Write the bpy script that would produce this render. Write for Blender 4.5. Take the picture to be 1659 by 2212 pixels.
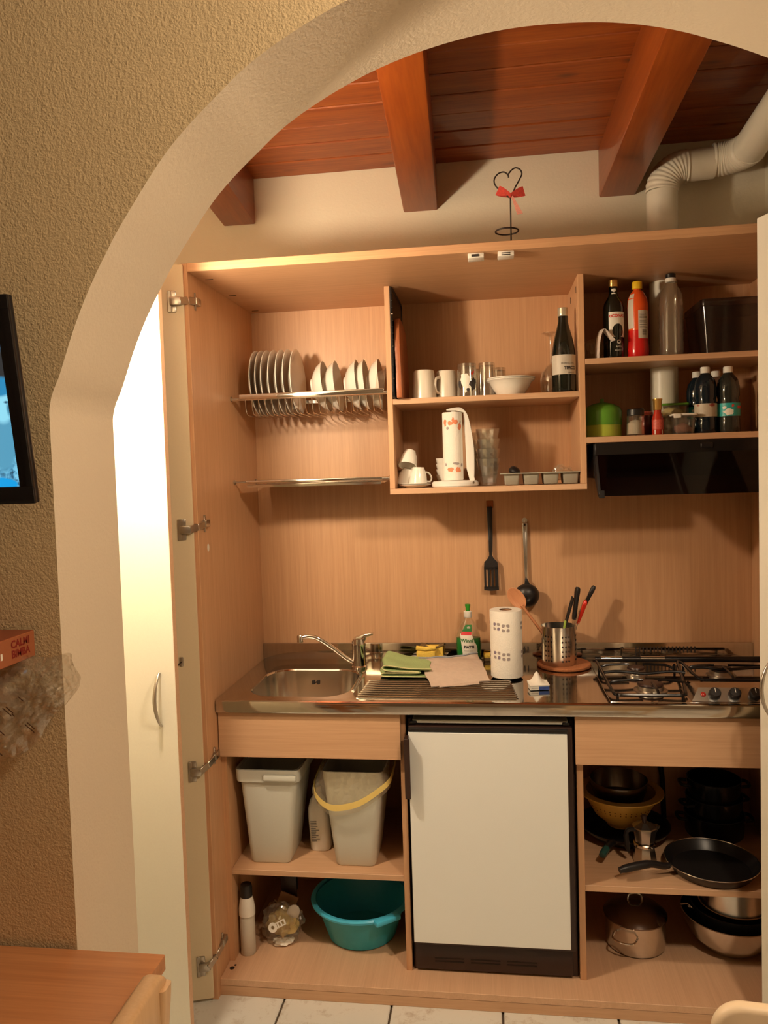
import bpy, bmesh, math, random
from mathutils import Vector, Matrix, noise

for o in list(bpy.data.objects): bpy.data.objects.remove(o)
S = bpy.context.scene
C = S.collection
PI = math.pi

# ---------------------------------------------------------------- camera
cam_data = bpy.data.cameras.new('camera')
cam = bpy.data.objects.new('camera', cam_data); C.objects.link(cam)
cam_data.lens = 1671.4 / 2212.0 * 36.0
cam_data.sensor_width = 36.0
cam_data.clip_start = 0.02
YAW, PITCH, ROLL = math.radians(7.760), math.radians(-2.886), math.radians(-1.776)
cam.matrix_world = (Matrix.Translation((0.8593, -2.2018, 1.5986)) @ Matrix.Rotation(YAW, 4, 'Z')
                    @ Matrix.Rotation(PI/2 + PITCH, 4, 'X') @ Matrix.Rotation(ROLL, 4, 'Z'))
S.camera = cam

# ---------------------------------------------------------------- world, exposure
w = bpy.data.worlds.new('world'); S.world = w; w.use_nodes = True
w.node_tree.nodes['Background'].inputs[0].default_value = (1.0, 0.72, 0.45, 1)
w.node_tree.nodes['Background'].inputs[1].default_value = 0.05
S.view_settings.view_transform = 'Standard'
S.view_settings.look = 'None'
S.view_settings.gamma = 1.0
S.view_settings.use_curve_mapping = False
S.view_settings.exposure = 0.0
cy = S.cycles
cy.max_bounces = 7; cy.diffuse_bounces = 4; cy.glossy_bounces = 4; cy.transmission_bounces = 6; cy.transparent_max_bounces = 10
cy.caustics_reflective = False; cy.caustics_refractive = False
cy.use_denoising = True
cy.use_adaptive_sampling = True; cy.adaptive_threshold = 0.03
cy.sample_clamp_indirect = 6.0

LAMP_COL = (1.0, 0.79, 0.56)
LAMP1_STRENGTH = 655.0     # glass globe behind the arch wall
LAMP2_STRENGTH = 285.0      # pendant in the room

# ---------------------------------------------------------------- materials
MATS = {}
def _new(name):
    m = bpy.data.materials.new(name); m.use_nodes = True
    MATS[name] = m
    return m, m.node_tree.nodes, m.node_tree.links, m.node_tree.nodes['Principled BSDF']
def plain(name, col, rough=0.5, metal=0.0, spec=0.5, alpha=1.0, trans=0.0, ior=1.45, coat=0.0, noise_amt=0.0, bump=0.0, bscale=60.0, sss=0.0):
    if name in MATS: return MATS[name]
    m, N, L, b = _new(name)
    b.inputs['Base Color'].default_value = (*col, 1)
    b.inputs['Roughness'].default_value = rough
    b.inputs['Metallic'].default_value = metal
    b.inputs['Specular IOR Level'].default_value = spec
    b.inputs['Alpha'].default_value = alpha
    b.inputs['Transmission Weight'].default_value = trans
    b.inputs['IOR'].default_value = ior
    b.inputs['Coat Weight'].default_value = coat
    tc = N.new('ShaderNodeTexCoord')
    n = N.new('ShaderNodeTexNoise'); n.inputs['Scale'].default_value = bscale; n.inputs['Detail'].default_value = 4
    L.new(tc.outputs['Object'], n.inputs['Vector'])
    if noise_amt >= 0:
        a = max(noise_amt, 0.03)
        mx = N.new('ShaderNodeMix'); mx.data_type = 'RGBA'
        mx.inputs[6].default_value = (*[c*(1-a) for c in col], 1)
        mx.inputs[7].default_value = (*[min(1, c*(1+a)) for c in col], 1)
        L.new(n.outputs['Fac'], mx.inputs[0]); L.new(mx.outputs[2], b.inputs['Base Color'])
    if bump > 0:
        bp = N.new('ShaderNodeBump'); bp.inputs['Strength'].default_value = bump; bp.inputs['Distance'].default_value = 0.004
        L.new(n.outputs['Fac'], bp.inputs['Height']); L.new(bp.outputs['Normal'], b.inputs['Normal'])
    return m
def wood(name, c1, c2, axis='z', rough=0.45, across=75.0, along=1.6, knots=False, bump=0.08, c3=None, coat=0.0):
    if name in MATS: return MATS[name]
    m, N, L, b = _new(name)
    tc = N.new('ShaderNodeTexCoord')
    info = N.new('ShaderNodeObjectInfo')
    ad = N.new('ShaderNodeVectorMath'); ad.operation = 'ADD'
    sc = N.new('ShaderNodeVectorMath'); sc.operation = 'SCALE'; sc.inputs['Scale'].default_value = 7.3
    cb = N.new('ShaderNodeCombineXYZ')
    for i in range(3): L.new(info.outputs['Random'], cb.inputs[i])
    L.new(cb.outputs[0], sc.inputs[0]); L.new(tc.outputs['Object'], ad.inputs[0]); L.new(sc.outputs[0], ad.inputs[1])
    mp = N.new('ShaderNodeMapping')
    s = [across]*3; s['xyz'.index(axis)] = along
    mp.inputs['Scale'].default_value = s
    L.new(ad.outputs[0], mp.inputs['Vector'])
    n1 = N.new('ShaderNodeTexNoise'); n1.inputs['Scale'].default_value = 1.0; n1.inputs['Detail'].default_value = 5; n1.inputs['Distortion'].default_value = 0.6
    L.new(mp.outputs[0], n1.inputs['Vector'])
    mp2 = N.new('ShaderNodeMapping'); s2 = [across*4.5]*3; s2['xyz'.index(axis)] = along*5
    mp2.inputs['Scale'].default_value = s2; L.new(ad.outputs[0], mp2.inputs['Vector'])
    n2 = N.new('ShaderNodeTexNoise'); n2.inputs['Scale'].default_value = 1.0; n2.inputs['Detail'].default_value = 3
    L.new(mp2.outputs[0], n2.inputs['Vector'])
    ma = N.new('ShaderNodeMath'); ma.operation = 'MULTIPLY_ADD'; ma.inputs[1].default_value = 0.45; 
    mb = N.new('ShaderNodeMath'); mb.operation = 'MULTIPLY'; mb.inputs[1].default_value = 0.55
    L.new(n1.outputs['Fac'], mb.inputs[0]); L.new(n2.outputs['Fac'], ma.inputs[0]); L.new(mb.outputs[0], ma.inputs[2])
    rp = N.new('ShaderNodeValToRGB'); e = rp.color_ramp.elements
    e[0].position = 0.33; e[0].color = (*c1, 1); e[1].position = 0.66; e[1].color = (*c2, 1)
    L.new(ma.outputs[0], rp.inputs[0])
    out = rp.outputs[0]
    if knots:
        v = N.new('ShaderNodeTexVoronoi'); v.inputs['Scale'].default_value = 1.0
        mp3 = N.new('ShaderNodeMapping'); s3 = [11.0]*3; s3['xyz'.index(axis)] = 4.0
        mp3.inputs['Scale'].default_value = s3; L.new(ad.outputs[0], mp3.inputs['Vector']); L.new(mp3.outputs[0], v.inputs['Vector'])
        kr = N.new('ShaderNodeValToRGB'); kr.color_ramp.elements[0].position = 0.06; kr.color_ramp.elements[1].position = 0.17
        kr.color_ramp.elements[0].color = (1, 1, 1, 1); kr.color_ramp.elements[1].color = (0, 0, 0, 1)
        L.new(v.outputs['Distance'], kr.inputs[0])
        mx = N.new('ShaderNodeMix'); mx.data_type = 'RGBA'; mx.inputs[7].default_value = (*(c3 or [c*0.35 for c in c1]), 1)
        L.new(kr.outputs[0], mx.inputs[0]); L.new(out, mx.inputs[6]); out = mx.outputs[2]
    L.new(out, b.inputs['Base Color'])
    b.inputs['Roughness'].default_value = rough
    b.inputs['Coat Weight'].default_value = coat
    bp = N.new('ShaderNodeBump'); bp.inputs['Strength'].default_value = bump; bp.inputs['Distance'].default_value = 0.002
    L.new(ma.outputs[0], bp.inputs['Height']); L.new(bp.outputs['Normal'], b.inputs['Normal'])
    return m
def plaster(name, c1, c2, scale, strength, dist=0.006, rough=0.9):
    m, N, L, b = _new(name)
    tc = N.new('ShaderNodeTexCoord')
    n = N.new('ShaderNodeTexNoise'); n.inputs['Scale'].default_value = scale; n.inputs['Detail'].default_value = 3; n.inputs['Roughness'].default_value = 0.55
    n2 = N.new('ShaderNodeTexNoise'); n2.inputs['Scale'].default_value = 2.2; n2.inputs['Detail'].default_value = 4
    v = N.new('ShaderNodeTexVoronoi'); v.inputs['Scale'].default_value = scale*0.55; v.feature = 'SMOOTH_F1'
    for q in (n, n2, v): L.new(tc.outputs['Object'], q.inputs['Vector'])
    mx = N.new('ShaderNodeMix'); mx.data_type = 'RGBA'; mx.inputs[6].default_value = (*c1, 1); mx.inputs[7].default_value = (*c2, 1)
    L.new(n2.outputs['Fac'], mx.inputs[0]); L.new(mx.outputs[2], b.inputs['Base Color'])
    ad = N.new('ShaderNodeMath'); ad.operation = 'MULTIPLY_ADD'; ad.inputs[1].default_value = -0.6
    L.new(v.outputs['Distance'], ad.inputs[0]); L.new(n.outputs['Fac'], ad.inputs[2])
    bp = N.new('ShaderNodeBump'); bp.inputs['Strength'].default_value = strength; bp.inputs['Distance'].default_value = dist
    L.new(ad.outputs[0], bp.inputs['Height']); L.new(bp.outputs['Normal'], b.inputs['Normal'])
    b.inputs['Roughness'].default_value = rough; b.inputs['Specular IOR Level'].default_value = 0.2
    return m
def film(name, tint, gloss=1.0, rough=0.05, haze=0.06, haze_col=(0.8, 0.74, 0.62), crinkle=0.0, base=0.03):
    """thin clear sheet: see-through, a little milky, glossy by Fresnel reflection"""
    if name in MATS: return MATS[name]
    m, N, L, b = _new(name)
    N.remove(b); out = N['Material Output']
    tp = N.new('ShaderNodeBsdfTransparent'); tp.inputs[0].default_value = (*tint, 1)
    df = N.new('ShaderNodeBsdfDiffuse'); df.inputs[0].default_value = (*haze_col, 1)
    gl = N.new('ShaderNodeBsdfGlossy'); gl.inputs[0].default_value = (1, 1, 1, 1); gl.inputs['Roughness'].default_value = rough
    fr_ = N.new('ShaderNodeFresnel'); fr_.inputs['IOR'].default_value = 1.5
    ma = N.new('ShaderNodeMath'); ma.operation = 'MULTIPLY_ADD'; ma.inputs[1].default_value = gloss; ma.inputs[2].default_value = base; ma.use_clamp = True
    geo = N.new('ShaderNodeNewGeometry'); ior_ = N.new('ShaderNodeMapRange')      # same reflectance from both sides of the sheet
    ior_.inputs[3].default_value = 1.5; ior_.inputs[4].default_value = 1/1.5
    L.new(geo.outputs['Backfacing'], ior_.inputs[0]); L.new(ior_.outputs[0], fr_.inputs['IOR'])
    L.new(fr_.outputs[0], ma.inputs[0])
    m1_ = N.new('ShaderNodeMixShader'); m1_.inputs[0].default_value = haze; L.new(tp.outputs[0], m1_.inputs[1]); L.new(df.outputs[0], m1_.inputs[2])
    m2_ = N.new('ShaderNodeMixShader'); L.new(ma.outputs[0], m2_.inputs[0]); L.new(m1_.outputs[0], m2_.inputs[1]); L.new(gl.outputs[0], m2_.inputs[2])
    L.new(m2_.outputs[0], out.inputs['Surface'])
    if crinkle > 0:
        tc = N.new('ShaderNodeTexCoord'); n = N.new('ShaderNodeTexVoronoi'); n.inputs['Scale'].default_value = 45
        L.new(tc.outputs['Object'], n.inputs['Vector'])
        bp = N.new('ShaderNodeBump'); bp.inputs['Strength'].default_value = crinkle; bp.inputs['Distance'].default_value = 0.01
        L.new(n.outputs['Distance'], bp.inputs['Height']); L.new(bp.outputs['Normal'], gl.inputs['Normal']); L.new(bp.outputs['Normal'], fr_.inputs['Normal'])
    return m
def emit(name, col, strength):
    m, N, L, b = _new(name)
    b.inputs['Base Color'].default_value = (*col, 1)
    b.inputs['Emission Color'].default_value = (*col, 1); b.inputs['Emission Strength'].default_value = strength
    return m

M_TVWALL = plaster('rough_plaster', (0.64, 0.50, 0.29), (0.70, 0.545, 0.32), 260, 0.42, 0.005)
M_WALL = plaster('wall_plaster', (0.74, 0.68, 0.54), (0.78, 0.72, 0.57), 160, 0.12, 0.004)
M_ROOM = plaster('room_paint', (0.30, 0.235, 0.17), (0.33, 0.26, 0.19), 160, 0.1, 0.004)
M_REVEAL = plaster('reveal_plaster', (0.70, 0.60, 0.46), (0.74, 0.64, 0.49), 200, 0.25, 0.004)
BE1, BE2 = (0.535, 0.295, 0.152), (0.635, 0.368, 0.198)
M_BZ = wood('beech_laminate_upright', BE1, BE2, 'z')
M_BX = wood('beech_laminate_lengthwise', (0.545, 0.325, 0.186), (0.645, 0.402, 0.238), 'x')
M_BXT = wood('beech_laminate_top', BE1, BE2, 'x')
M_BY = wood('beech_laminate_depth', (0.595, 0.365, 0.222), (0.69, 0.442, 0.276), 'y')
M_EDGE = wood('beech_edge_band', (0.60, 0.37, 0.22), (0.68, 0.44, 0.28), 'x', across=90)
M_PINE = wood('stained_pine', (0.19, 0.034, 0.005), (0.34, 0.085, 0.013), 'x', rough=0.45, across=30, along=1.5, knots=True, c3=(0.12, 0.03, 0.01), coat=0.25)
M_BEAM = wood('stained_beam', (0.22, 0.040, 0.005), (0.34, 0.078, 0.010), 'y', rough=0.42, across=22, along=1.0, bump=0.2, coat=0.2)
M_TABLE = wood('orange_beech', (0.45, 0.185, 0.07), (0.60, 0.27, 0.11), 'x', rough=0.38, across=40, along=1.3)
M_CHAIR = wood('chair_wood', (0.62, 0.40, 0.21), (0.70, 0.47, 0.26), 'z', rough=0.4, across=45)
M_CHAIR2 = plain('cream_chair_wood', (0.78, 0.62, 0.42), 0.45, noise_amt=0.05, bscale=12)
M_DOOR = plain('cream_melamine', (0.80, 0.78, 0.68), 0.40, noise_amt=0.03, bscale=200)
M_DOORIN = plain('beige_melamine', (0.70, 0.58, 0.385), 0.45, noise_amt=0.03, bscale=200)
M_WHITE = plain('white_porcelain', (0.80, 0.76, 0.68), 0.18, coat=0.4)
M_CREAM = plain('cream_stoneware', (0.70, 0.63, 0.52), 0.28)
M_WPLAST = plain('white_plastic', (0.78, 0.75, 0.68), 0.4)
M_FRIDGE = plain('fridge_enamel', (0.83, 0.86, 0.84), 0.38, noise_amt=0.03, bscale=500, bump=0.06)
M_BROWN = plain('dark_brown_plastic', (0.035, 0.017, 0.013), 0.35)
M_BLACK = plain('black_plastic', (0.012, 0.010, 0.010), 0.4)
M_BLACKG = plain('black_enamel', (0.008, 0.007, 0.007), 0.22)
M_NONSTICK = plain('nonstick_coating', (0.014, 0.012, 0.012), 0.32)
M_SMOKE = film('smoked_glass', (0.16, 0.09, 0.07), 0.6, 0.05, 0.02, (0.05, 0.03, 0.03), 0, 0.0)
M_CHROME = plain('chrome', (0.82, 0.80, 0.76), 0.09, metal=1.0)
M_NICKEL = plain('dull_nickel', (0.50, 0.46, 0.40), 0.30, metal=1.0)
M_BRUSH = plain('brushed_steel', (0.66, 0.63, 0.58), 0.24, metal=1.0, noise_amt=0.06, bscale=120)
M_STEEL = plain('worktop_steel', (0.62, 0.585, 0.53), 0.085, metal=1.0, noise_amt=0.05, bscale=30, bump=0.010)
M_SINK = plain('sink_steel', (0.66, 0.62, 0.55), 0.20, metal=1.0, noise_amt=0.06, bscale=80)
M_GLASS = film('clear_glass', (0.95, 0.95, 0.93), 1.7, 0.05, 0.03, base=0.06)
M_PET = film('clear_plastic', (0.93, 0.91, 0.86), 1.2, 0.08, 0.05)
M_FILM = film('clear_film', (0.95, 0.94, 0.90), 1.2, 0.12, 0.08, crinkle=0.3)
M_SMOKEBOX = film('smoky_plastic', (0.45, 0.36, 0.33), 0.8, 0.15, 0.10, (0.06, 0.045, 0.04))
M_DARKHOLE = plain('dark_recess', (0.02, 0.012, 0.008), 0.8)
M_DUCT = plain('duct_enamel', (0.74, 0.70, 0.58), 0.38)
M_CORK = plain('terracotta_cork', (0.42, 0.15, 0.055), 0.85, noise_amt=0.35, bscale=160, bump=0.3)
M_WSPOON = wood('spoon_wood', (0.55, 0.22, 0.10), (0.66, 0.31, 0.15), 'z', across=60, along=4)
M_REDBOARD = wood('red_board_wood', (0.30, 0.085, 0.028), (0.40, 0.135, 0.05), 'z', across=40, along=3)
M_TEAL = plain('teal_plastic', (0.04, 0.40, 0.52), 0.35)
M_TEALR = plain('turquoise_rim', (0.07, 0.52, 0.78), 0.3)
M_BIN = plain('grey_beige_plastic', (0.66, 0.68, 0.62), 0.42, noise_amt=0.03, bscale=300, bump=0.03)
M_YBAND = plain('yellow_tape', (0.80, 0.62, 0.20), 0.4)
M_SPONGE = plain('yellow_sponge', (0.85, 0.58, 0.10), 0.95, noise_amt=0.2, bscale=150, bump=0.5)
M_SCOUR = plain('brown_scourer', (0.16, 0.10, 0.04), 0.95, noise_amt=0.3, bscale=250, bump=0.6)
M_GREENCL = plain('green_microfibre', (0.36, 0.47, 0.20), 0.95, noise_amt=0.15, bscale=300, bump=0.5)
M_BEIGECL = plain('beige_dishcloth', (0.58, 0.46, 0.37), 0.95, noise_amt=0.12, bscale=60, bump=0.4)
M_HEM = plain('yellow_hem', (0.72, 0.66, 0.34), 0.95)
M_PAPER = plain('kitchen_paper', (0.86, 0.82, 0.73), 0.95, noise_amt=0.04, bscale=220, bump=0.35)
M_LABELW = plain('label_white', (0.80, 0.77, 0.68), 0.5)
M_LABELG = plain('label_grey', (0.55, 0.50, 0.42), 0.5)
M_RED = plain('print_red', (0.65, 0.035, 0.02), 0.45)
M_INK = plain('print_ink', (0.03, 0.025, 0.025), 0.5)
M_GREY = plain('print_grey', (0.36, 0.31, 0.30), 0.7)
M_PURPLE = plain('print_purple_grey', (0.25, 0.20, 0.27), 0.7)
M_GREENP = plain('print_green', (0.02, 0.16, 0.03), 0.5)
M_ORANGEP = plain('print_orange', (0.78, 0.26, 0.13), 0.7)
M_WINE = plain('dark_green_glass', (0.006, 0.008, 0.005), 0.06, spec=0.8)
M_CAPW = plain('pale_cap', (0.55, 0.50, 0.38), 0.35, metal=0.5)
M_GOLD = plain('gold_cap', (0.65, 0.40, 0.12), 0.3, metal=0.8)
M_YCAP = plain('yellow_cap', (0.80, 0.52, 0.02), 0.4)
M_ORB = plain('orange_bottle', (0.70, 0.09, 0.015), 0.22)
M_REDB = plain('red_bottle_base', (0.55, 0.012, 0.01), 0.22)
M_GREENPOT = plain('green_plastic', (0.10, 0.28, 0.025), 0.32)
M_GREENLIT = plain('lit_green_plastic', (0.42, 0.50, 0.06), 0.32)  # lighter copy of the tub green, light on its lower part put into the colour
M_SAUCE = plain('red_sauce', (0.42, 0.03, 0.015), 0.15)
M_BLUEB = plain('dark_blue_pet', (0.004, 0.010, 0.016), 0.06, spec=0.7)
M_GREYB = plain('dark_grey_pet', (0.020, 0.022, 0.018), 0.06, spec=0.7)
M_TQL = plain('turquoise_label', (0.03, 0.36, 0.34), 0.4)
M_PASTA = plain('pale_pasta', (0.60, 0.48, 0.22), 0.7, noise_amt=0.25, bscale=90)
M_SALT = plain('salt', (0.80, 0.72, 0.58), 0.8)
M_PANGREY = plain('grey_coated_tin', (0.33, 0.315, 0.255), 0.42)
M_CARD = plain('brown_card', (0.30, 0.16, 0.08), 0.85)
M_YCLOTH = plain('pale_yellow_cloth', (0.50, 0.37, 0.15), 0.9, noise_amt=0.2, bscale=60)
M_REDBOX = plain('orange_card', (0.34, 0.105, 0.04), 0.55, noise_amt=0.08, bscale=20)
M_REDBOX2 = plain('dark_orange_card', (0.24, 0.06, 0.022), 0.6)
M_BLUE = plain('matchbox_blue', (0.03, 0.07, 0.27), 0.6)
M_KRED = plain('red_handle', (0.75, 0.03, 0.012), 0.3)
M_KGREEN = plain('green_handle', (0.30, 0.42, 0.06), 0.4)
M_YELLOWC = plain('yellow_colander', (0.85, 0.56, 0.13), 0.4)
M_DETERG = plain('green_detergent', (0.02, 0.20, 0.035), 0.12, alpha=0.85, noise_amt=-1)
M_TVBLACK = plain('tv_black', (0.008, 0.007, 0.008), 0.22)
M_CATCH = plain('catch_white', (0.82, 0.78, 0.70), 0.4)
M_GINGHAM = plain('red_gingham', (0.50, 0.05, 0.035), 0.85, noise_amt=0.5, bscale=220)
M_IRON = plain('dark_iron', (0.03, 0.02, 0.014), 0.55, metal=0.5)
M_TILE = None

# ---------------------------------------------------------------- mesh helpers
def nb(): return bmesh.new()
def box(x0, x1, y0, y1, z0, z1, bev=0.0, seg=2, bm=None):
    own = bm is None
    t = nb()
    v = [t.verts.new((x, y, z)) for x in (x0, x1) for y in (y0, y1) for z in (z0, z1)]
    for f in ((0,1,3,2), (4,6,7,5), (0,4,5,1), (2,3,7,6), (0,2,6,4), (1,5,7,3)): t.faces.new([v[i] for i in f])
    bmesh.ops.recalc_face_normals(t, faces=t.faces)
    if bev > 0: bmesh.ops.bevel(t, geom=list(t.edges), offset=bev, segments=seg, affect='EDGES', profile=0.5)
    if own: return t
    return join(bm, t)
def join(bm, t, mat=None):
    if mat is not None: bmesh.ops.transform(t, matrix=mat, verts=t.verts)
    me = bpy.data.meshes.new('tmp'); t.to_mesh(me); t.free(); bm.from_mesh(me); bpy.data.meshes.remove(me)
    return bm
def xf(bm, mat): bmesh.ops.transform(bm, matrix=mat, verts=bm.verts); return bm
def tr(x, y, z): return Matrix.Translation((x, y, z))
def rx(a): return Matrix.Rotation(a, 4, 'X')
def ry(a): return Matrix.Rotation(a, 4, 'Y')
def rz(a): return Matrix.Rotation(a, 4, 'Z')
def lathe(prof, seg=32, facet=None):
    bm = nb(); rings = []
    for r, z in prof:
        if r < 1e-5: rings.append([bm.verts.new((0, 0, z))])
        else: rings.append([bm.verts.new((r*math.cos(2*PI*i/seg), r*math.sin(2*PI*i/seg), z)) for i in range(seg)])
    for a, b in zip(rings[:-1], rings[1:]):
        if len(a) == 1 and len(b) == 1: continue
        for i in range(seg):
            j = (i+1) % seg
            if len(a) == 1: bm.faces.new((a[0], b[j], b[i]))
            elif len(b) == 1: bm.faces.new((a[i], a[j], b[0]))
            else: bm.faces.new((a[i], a[j], b[j], b[i]))
    bmesh.ops.recalc_face_normals(bm, faces=bm.faces)
    return bm
def tube(pts, r, seg=8, closed=False):
    bm = nb(); P = [Vector(p) for p in pts]; n = len(P)
    R = r if isinstance(r, (list, tuple)) else [r]*n
    def tan(i):
        if closed: return (P[(i+1) % n]-P[i-1]).normalized()
        if i == 0: return (P[1]-P[0]).normalized()
        if i == n-1: return (P[-1]-P[-2]).normalized()
        return (P[i+1]-P[i-1]).normalized()
    t = tan(0); up = Vector((0, 0, 1)) if abs(t.z) < 0.9 else Vector((1, 0, 0))
    u = t.cross(up).normalized(); rings = []
    for i in range(n):
        t = tan(i); u = (u - t*u.dot(t)).normalized(); v = t.cross(u)
        rings.append([bm.verts.new(P[i] + R[i]*(u*math.cos(2*PI*k/seg)+v*math.sin(2*PI*k/seg))) for k in range(seg)])
    pairs = list(zip(rings[:-1], rings[1:])) + ([(rings[-1], rings[0])] if closed else [])
    for a, b in pairs:
        for k in range(seg): bm.faces.new((a[k], a[(k+1) % seg], b[(k+1) % seg], b[k]))
    if not closed: bm.faces.new(rings[0]); bm.faces.new(rings[-1])
    bmesh.ops.recalc_face_normals(bm, faces=bm.faces)
    return bm
def spline(pts, n=6, closed=False):
    P = [Vector(p) for p in pts]; out = []; m = len(P)
    rng = range(m) if closed else range(m-1)
    for i in rng:
        if closed: a, b, c, d = P[i-1], P[i], P[(i+1) % m], P[(i+2) % m]
        else: a, b, c, d = P[max(i-1, 0)], P[i], P[i+1], P[min(i+2, m-1)]
        for k in range(n):
            t = k/n
            out.append(0.5*((2*b)+(c-a)*t+(2*a-5*b+4*c-d)*t*t+(3*b-a-3*c+d)*t**3))
    if not closed: out.append(P[-1])
    return out
def prism(pts, d0, d1, axis='y', bev=0.0):
    """polygon in the plane across `axis`, extruded from d0 to d1. y: (x,z)  x: (y,z)  z: (x,y)"""
    bm = nb()
    def mk(p, d): return {'y': (p[0], d, p[1]), 'x': (d, p[0], p[1]), 'z': (p[0], p[1], d)}[axis]
    a = [bm.verts.new(mk(p, d0)) for p in pts]; b = [bm.verts.new(mk(p, d1)) for p in pts]
    f1 = bm.faces.new(a); f2 = bm.faces.new(b)
    n = len(pts)
    for i in range(n): bm.faces.new((a[i], a[(i+1) % n], b[(i+1) % n], b[i]))
    bmesh.ops.triangulate(bm, faces=[f1, f2])
    bmesh.ops.recalc_face_normals(bm, faces=bm.faces)
    if bev > 0:
        es = [e for e in bm.edges if len(e.link_faces) == 2 and e.calc_face_angle(0) > 0.7]
        bmesh.ops.bevel(bm, geom=es, offset=bev, segments=2, affect='EDGES', profile=0.5)
    return bm
def rrect(x0, x1, y0, y1, r, n=5):
    out = []
    for cx, cy, a0 in ((x1-r, y1-r, 0), (x0+r, y1-r, PI/2), (x0+r, y0+r, PI), (x1-r, y0+r, 1.5*PI)):
        for k in range(n+1):
            a = a0 + PI/2*k/n; out.append((cx+r*math.cos(a), cy+r*math.sin(a)))
    return out
def loft(loops, cap0=True, cap1=True):
    bm = nb(); R = [[bm.verts.new(p) for p in l] for l in loops]; n = len(R[0])
    for a, b in zip(R[:-1], R[1:]):
        for i in range(n): bm.faces.new((a[i], a[(i+1) % n], b[(i+1) % n], b[i]))
    if cap0: bm.faces.new(R[0])
    if cap1: bm.faces.new(R[-1])
    bmesh.ops.recalc_face_normals(bm, faces=bm.faces)
    return bm
def cyl_patch(r, z0, z1, a0, a1, n=10, nz=1, prof=None):
    """label on a cylinder; angle 0 faces -y, positive to +x"""
    bm = nb(); g = []
    for j in range(nz+1):
        z = z0+(z1-z0)*j/nz; rr = prof(z) if prof else r
        g.append([bm.verts.new((rr*math.sin(a0+(a1-a0)*i/n), -rr*math.cos(a0+(a1-a0)*i/n), z)) for i in range(n+1)])
    for j in range(nz):
        for i in range(n): bm.faces.new((g[j][i], g[j][i+1], g[j+1][i+1], g[j+1][i]))
    return bm
def grid(f, nu, nv, thick=0.0):
    bm = nb(); g = [[bm.verts.new(f(i/nu, j/nv)) for j in range(nv+1)] for i in range(nu+1)]
    for i in range(nu):
        for j in range(nv): bm.faces.new((g[i][j], g[i+1][j], g[i+1][j+1], g[i][j+1]))
    if thick:
        bmesh.ops.recalc_face_normals(bm, faces=bm.faces)
        bmesh.ops.solidify(bm, geom=list(bm.faces), thickness=thick)
    bmesh.ops.recalc_face_normals(bm, faces=bm.faces)
    return bm
def blob(sx, sy, sz, seed=0, amp=0.25, sub=3, freq=2.2, flat=False):
    bm = nb(); bmesh.ops.create_icosphere(bm, subdivisions=sub, radius=1.0)
    for v in bm.verts:
        n = noise.noise(v.co*freq+Vector((seed*3.1, seed*1.7, seed)))
        n2 = noise.noise(v.co*freq*2.7+Vector((seed, seed*2.3, 5)))
        v.co *= 1+amp*n+amp*0.6*n2
        v.co = Vector((v.co.x*sx, v.co.y*sy, v.co.z*sz))
        if flat and v.co.z < -0.75*sz: v.co.z = -0.75*sz
    return bm
def text(s, size, align='CENTER', bold=0.0):
    cu = bpy.data.curves.new('t', 'FONT'); cu.body = s; cu.size = size; cu.align_x = align; cu.align_y = 'CENTER'; cu.offset = bold
    cu.resolution_u = 3
    o = bpy.data.objects.new('t', cu); C.objects.link(o)
    bpy.context.view_layer.update()
    me = bpy.data.meshes.new_from_object(o.evaluated_get(bpy.context.evaluated_depsgraph_get()))
    bm = nb(); bm.from_mesh(me)
    bpy.data.objects.remove(o); bpy.data.curves.remove(cu); bpy.data.meshes.remove(me)
    return bm
def wrap(bm, r, z=0.0, a=0.0):
    for v in bm.verts:
        ang = a+v.co.x/r; v.co = Vector((r*math.sin(ang), -r*math.cos(ang), z+v.co.y))
    return bm
def upright(bm): return xf(bm, rx(PI/2))       # text from xy plane to xz plane, facing -y

def O(name, bm, mat, parent=None, loc=(0, 0, 0), rot=(0, 0, 0), smooth=38, world=False, label=None, cat=None, group=None, kind=None):
    if isinstance(bm, bpy.types.Mesh): me = bm
    else:
        me = bpy.data.meshes.new(name); bm.to_mesh(me); bm.free()
        if smooth:
            me.polygons.foreach_set('use_smooth', [True]*len(me.polygons))
            me.set_sharp_from_angle(angle=math.radians(smooth))
        if mat is not None: me.materials.append(mat)
    o = bpy.data.objects.new(name, me); C.objects.link(o)
    o.location = loc; o.rotation_euler = rot
    if parent is not None:
        o.parent = parent
        if world:
            p = parent
            while p: o.location = Vector(o.location) - Vector(p.location); p = p.parent
    if label: o['label'] = label
    if cat: o['category'] = cat
    if group: o['group'] = group
    if kind: o['kind'] = kind
    return o
def T(name, label, cat, loc=(0, 0, 0), rotz=0.0, group=None, rot=None):
    o = bpy.data.objects.new(name, None); C.objects.link(o); o.empty_display_size = 0.03
    o.location = loc; o.rotation_euler = rot if rot else (0, 0, rotz)
    o['label'] = label; o['category'] = cat
    if group: o['group'] = group
    return o
def dup(root, loc, label, rot=None):
    r = root.copy(); C.objects.link(r); r.location = loc
    if rot is not None: r.rotation_euler = rot
    r['label'] = label
    for ch in list(root.children):
        c = ch.copy(); C.objects.link(c); c.parent = r
        for g in list(ch.children):
            d = g.copy(); C.objects.link(d); d.parent = c
    return r
def struct(name, bm, mat, **k):
    return O(name, bm, mat, kind='structure', **k)

# ================================================================ SETTING
D, W, H = 0.617, 1.758, 2.204
YF, YB = -0.915, -0.680           # arch wall: room face, kitchen face
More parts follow.
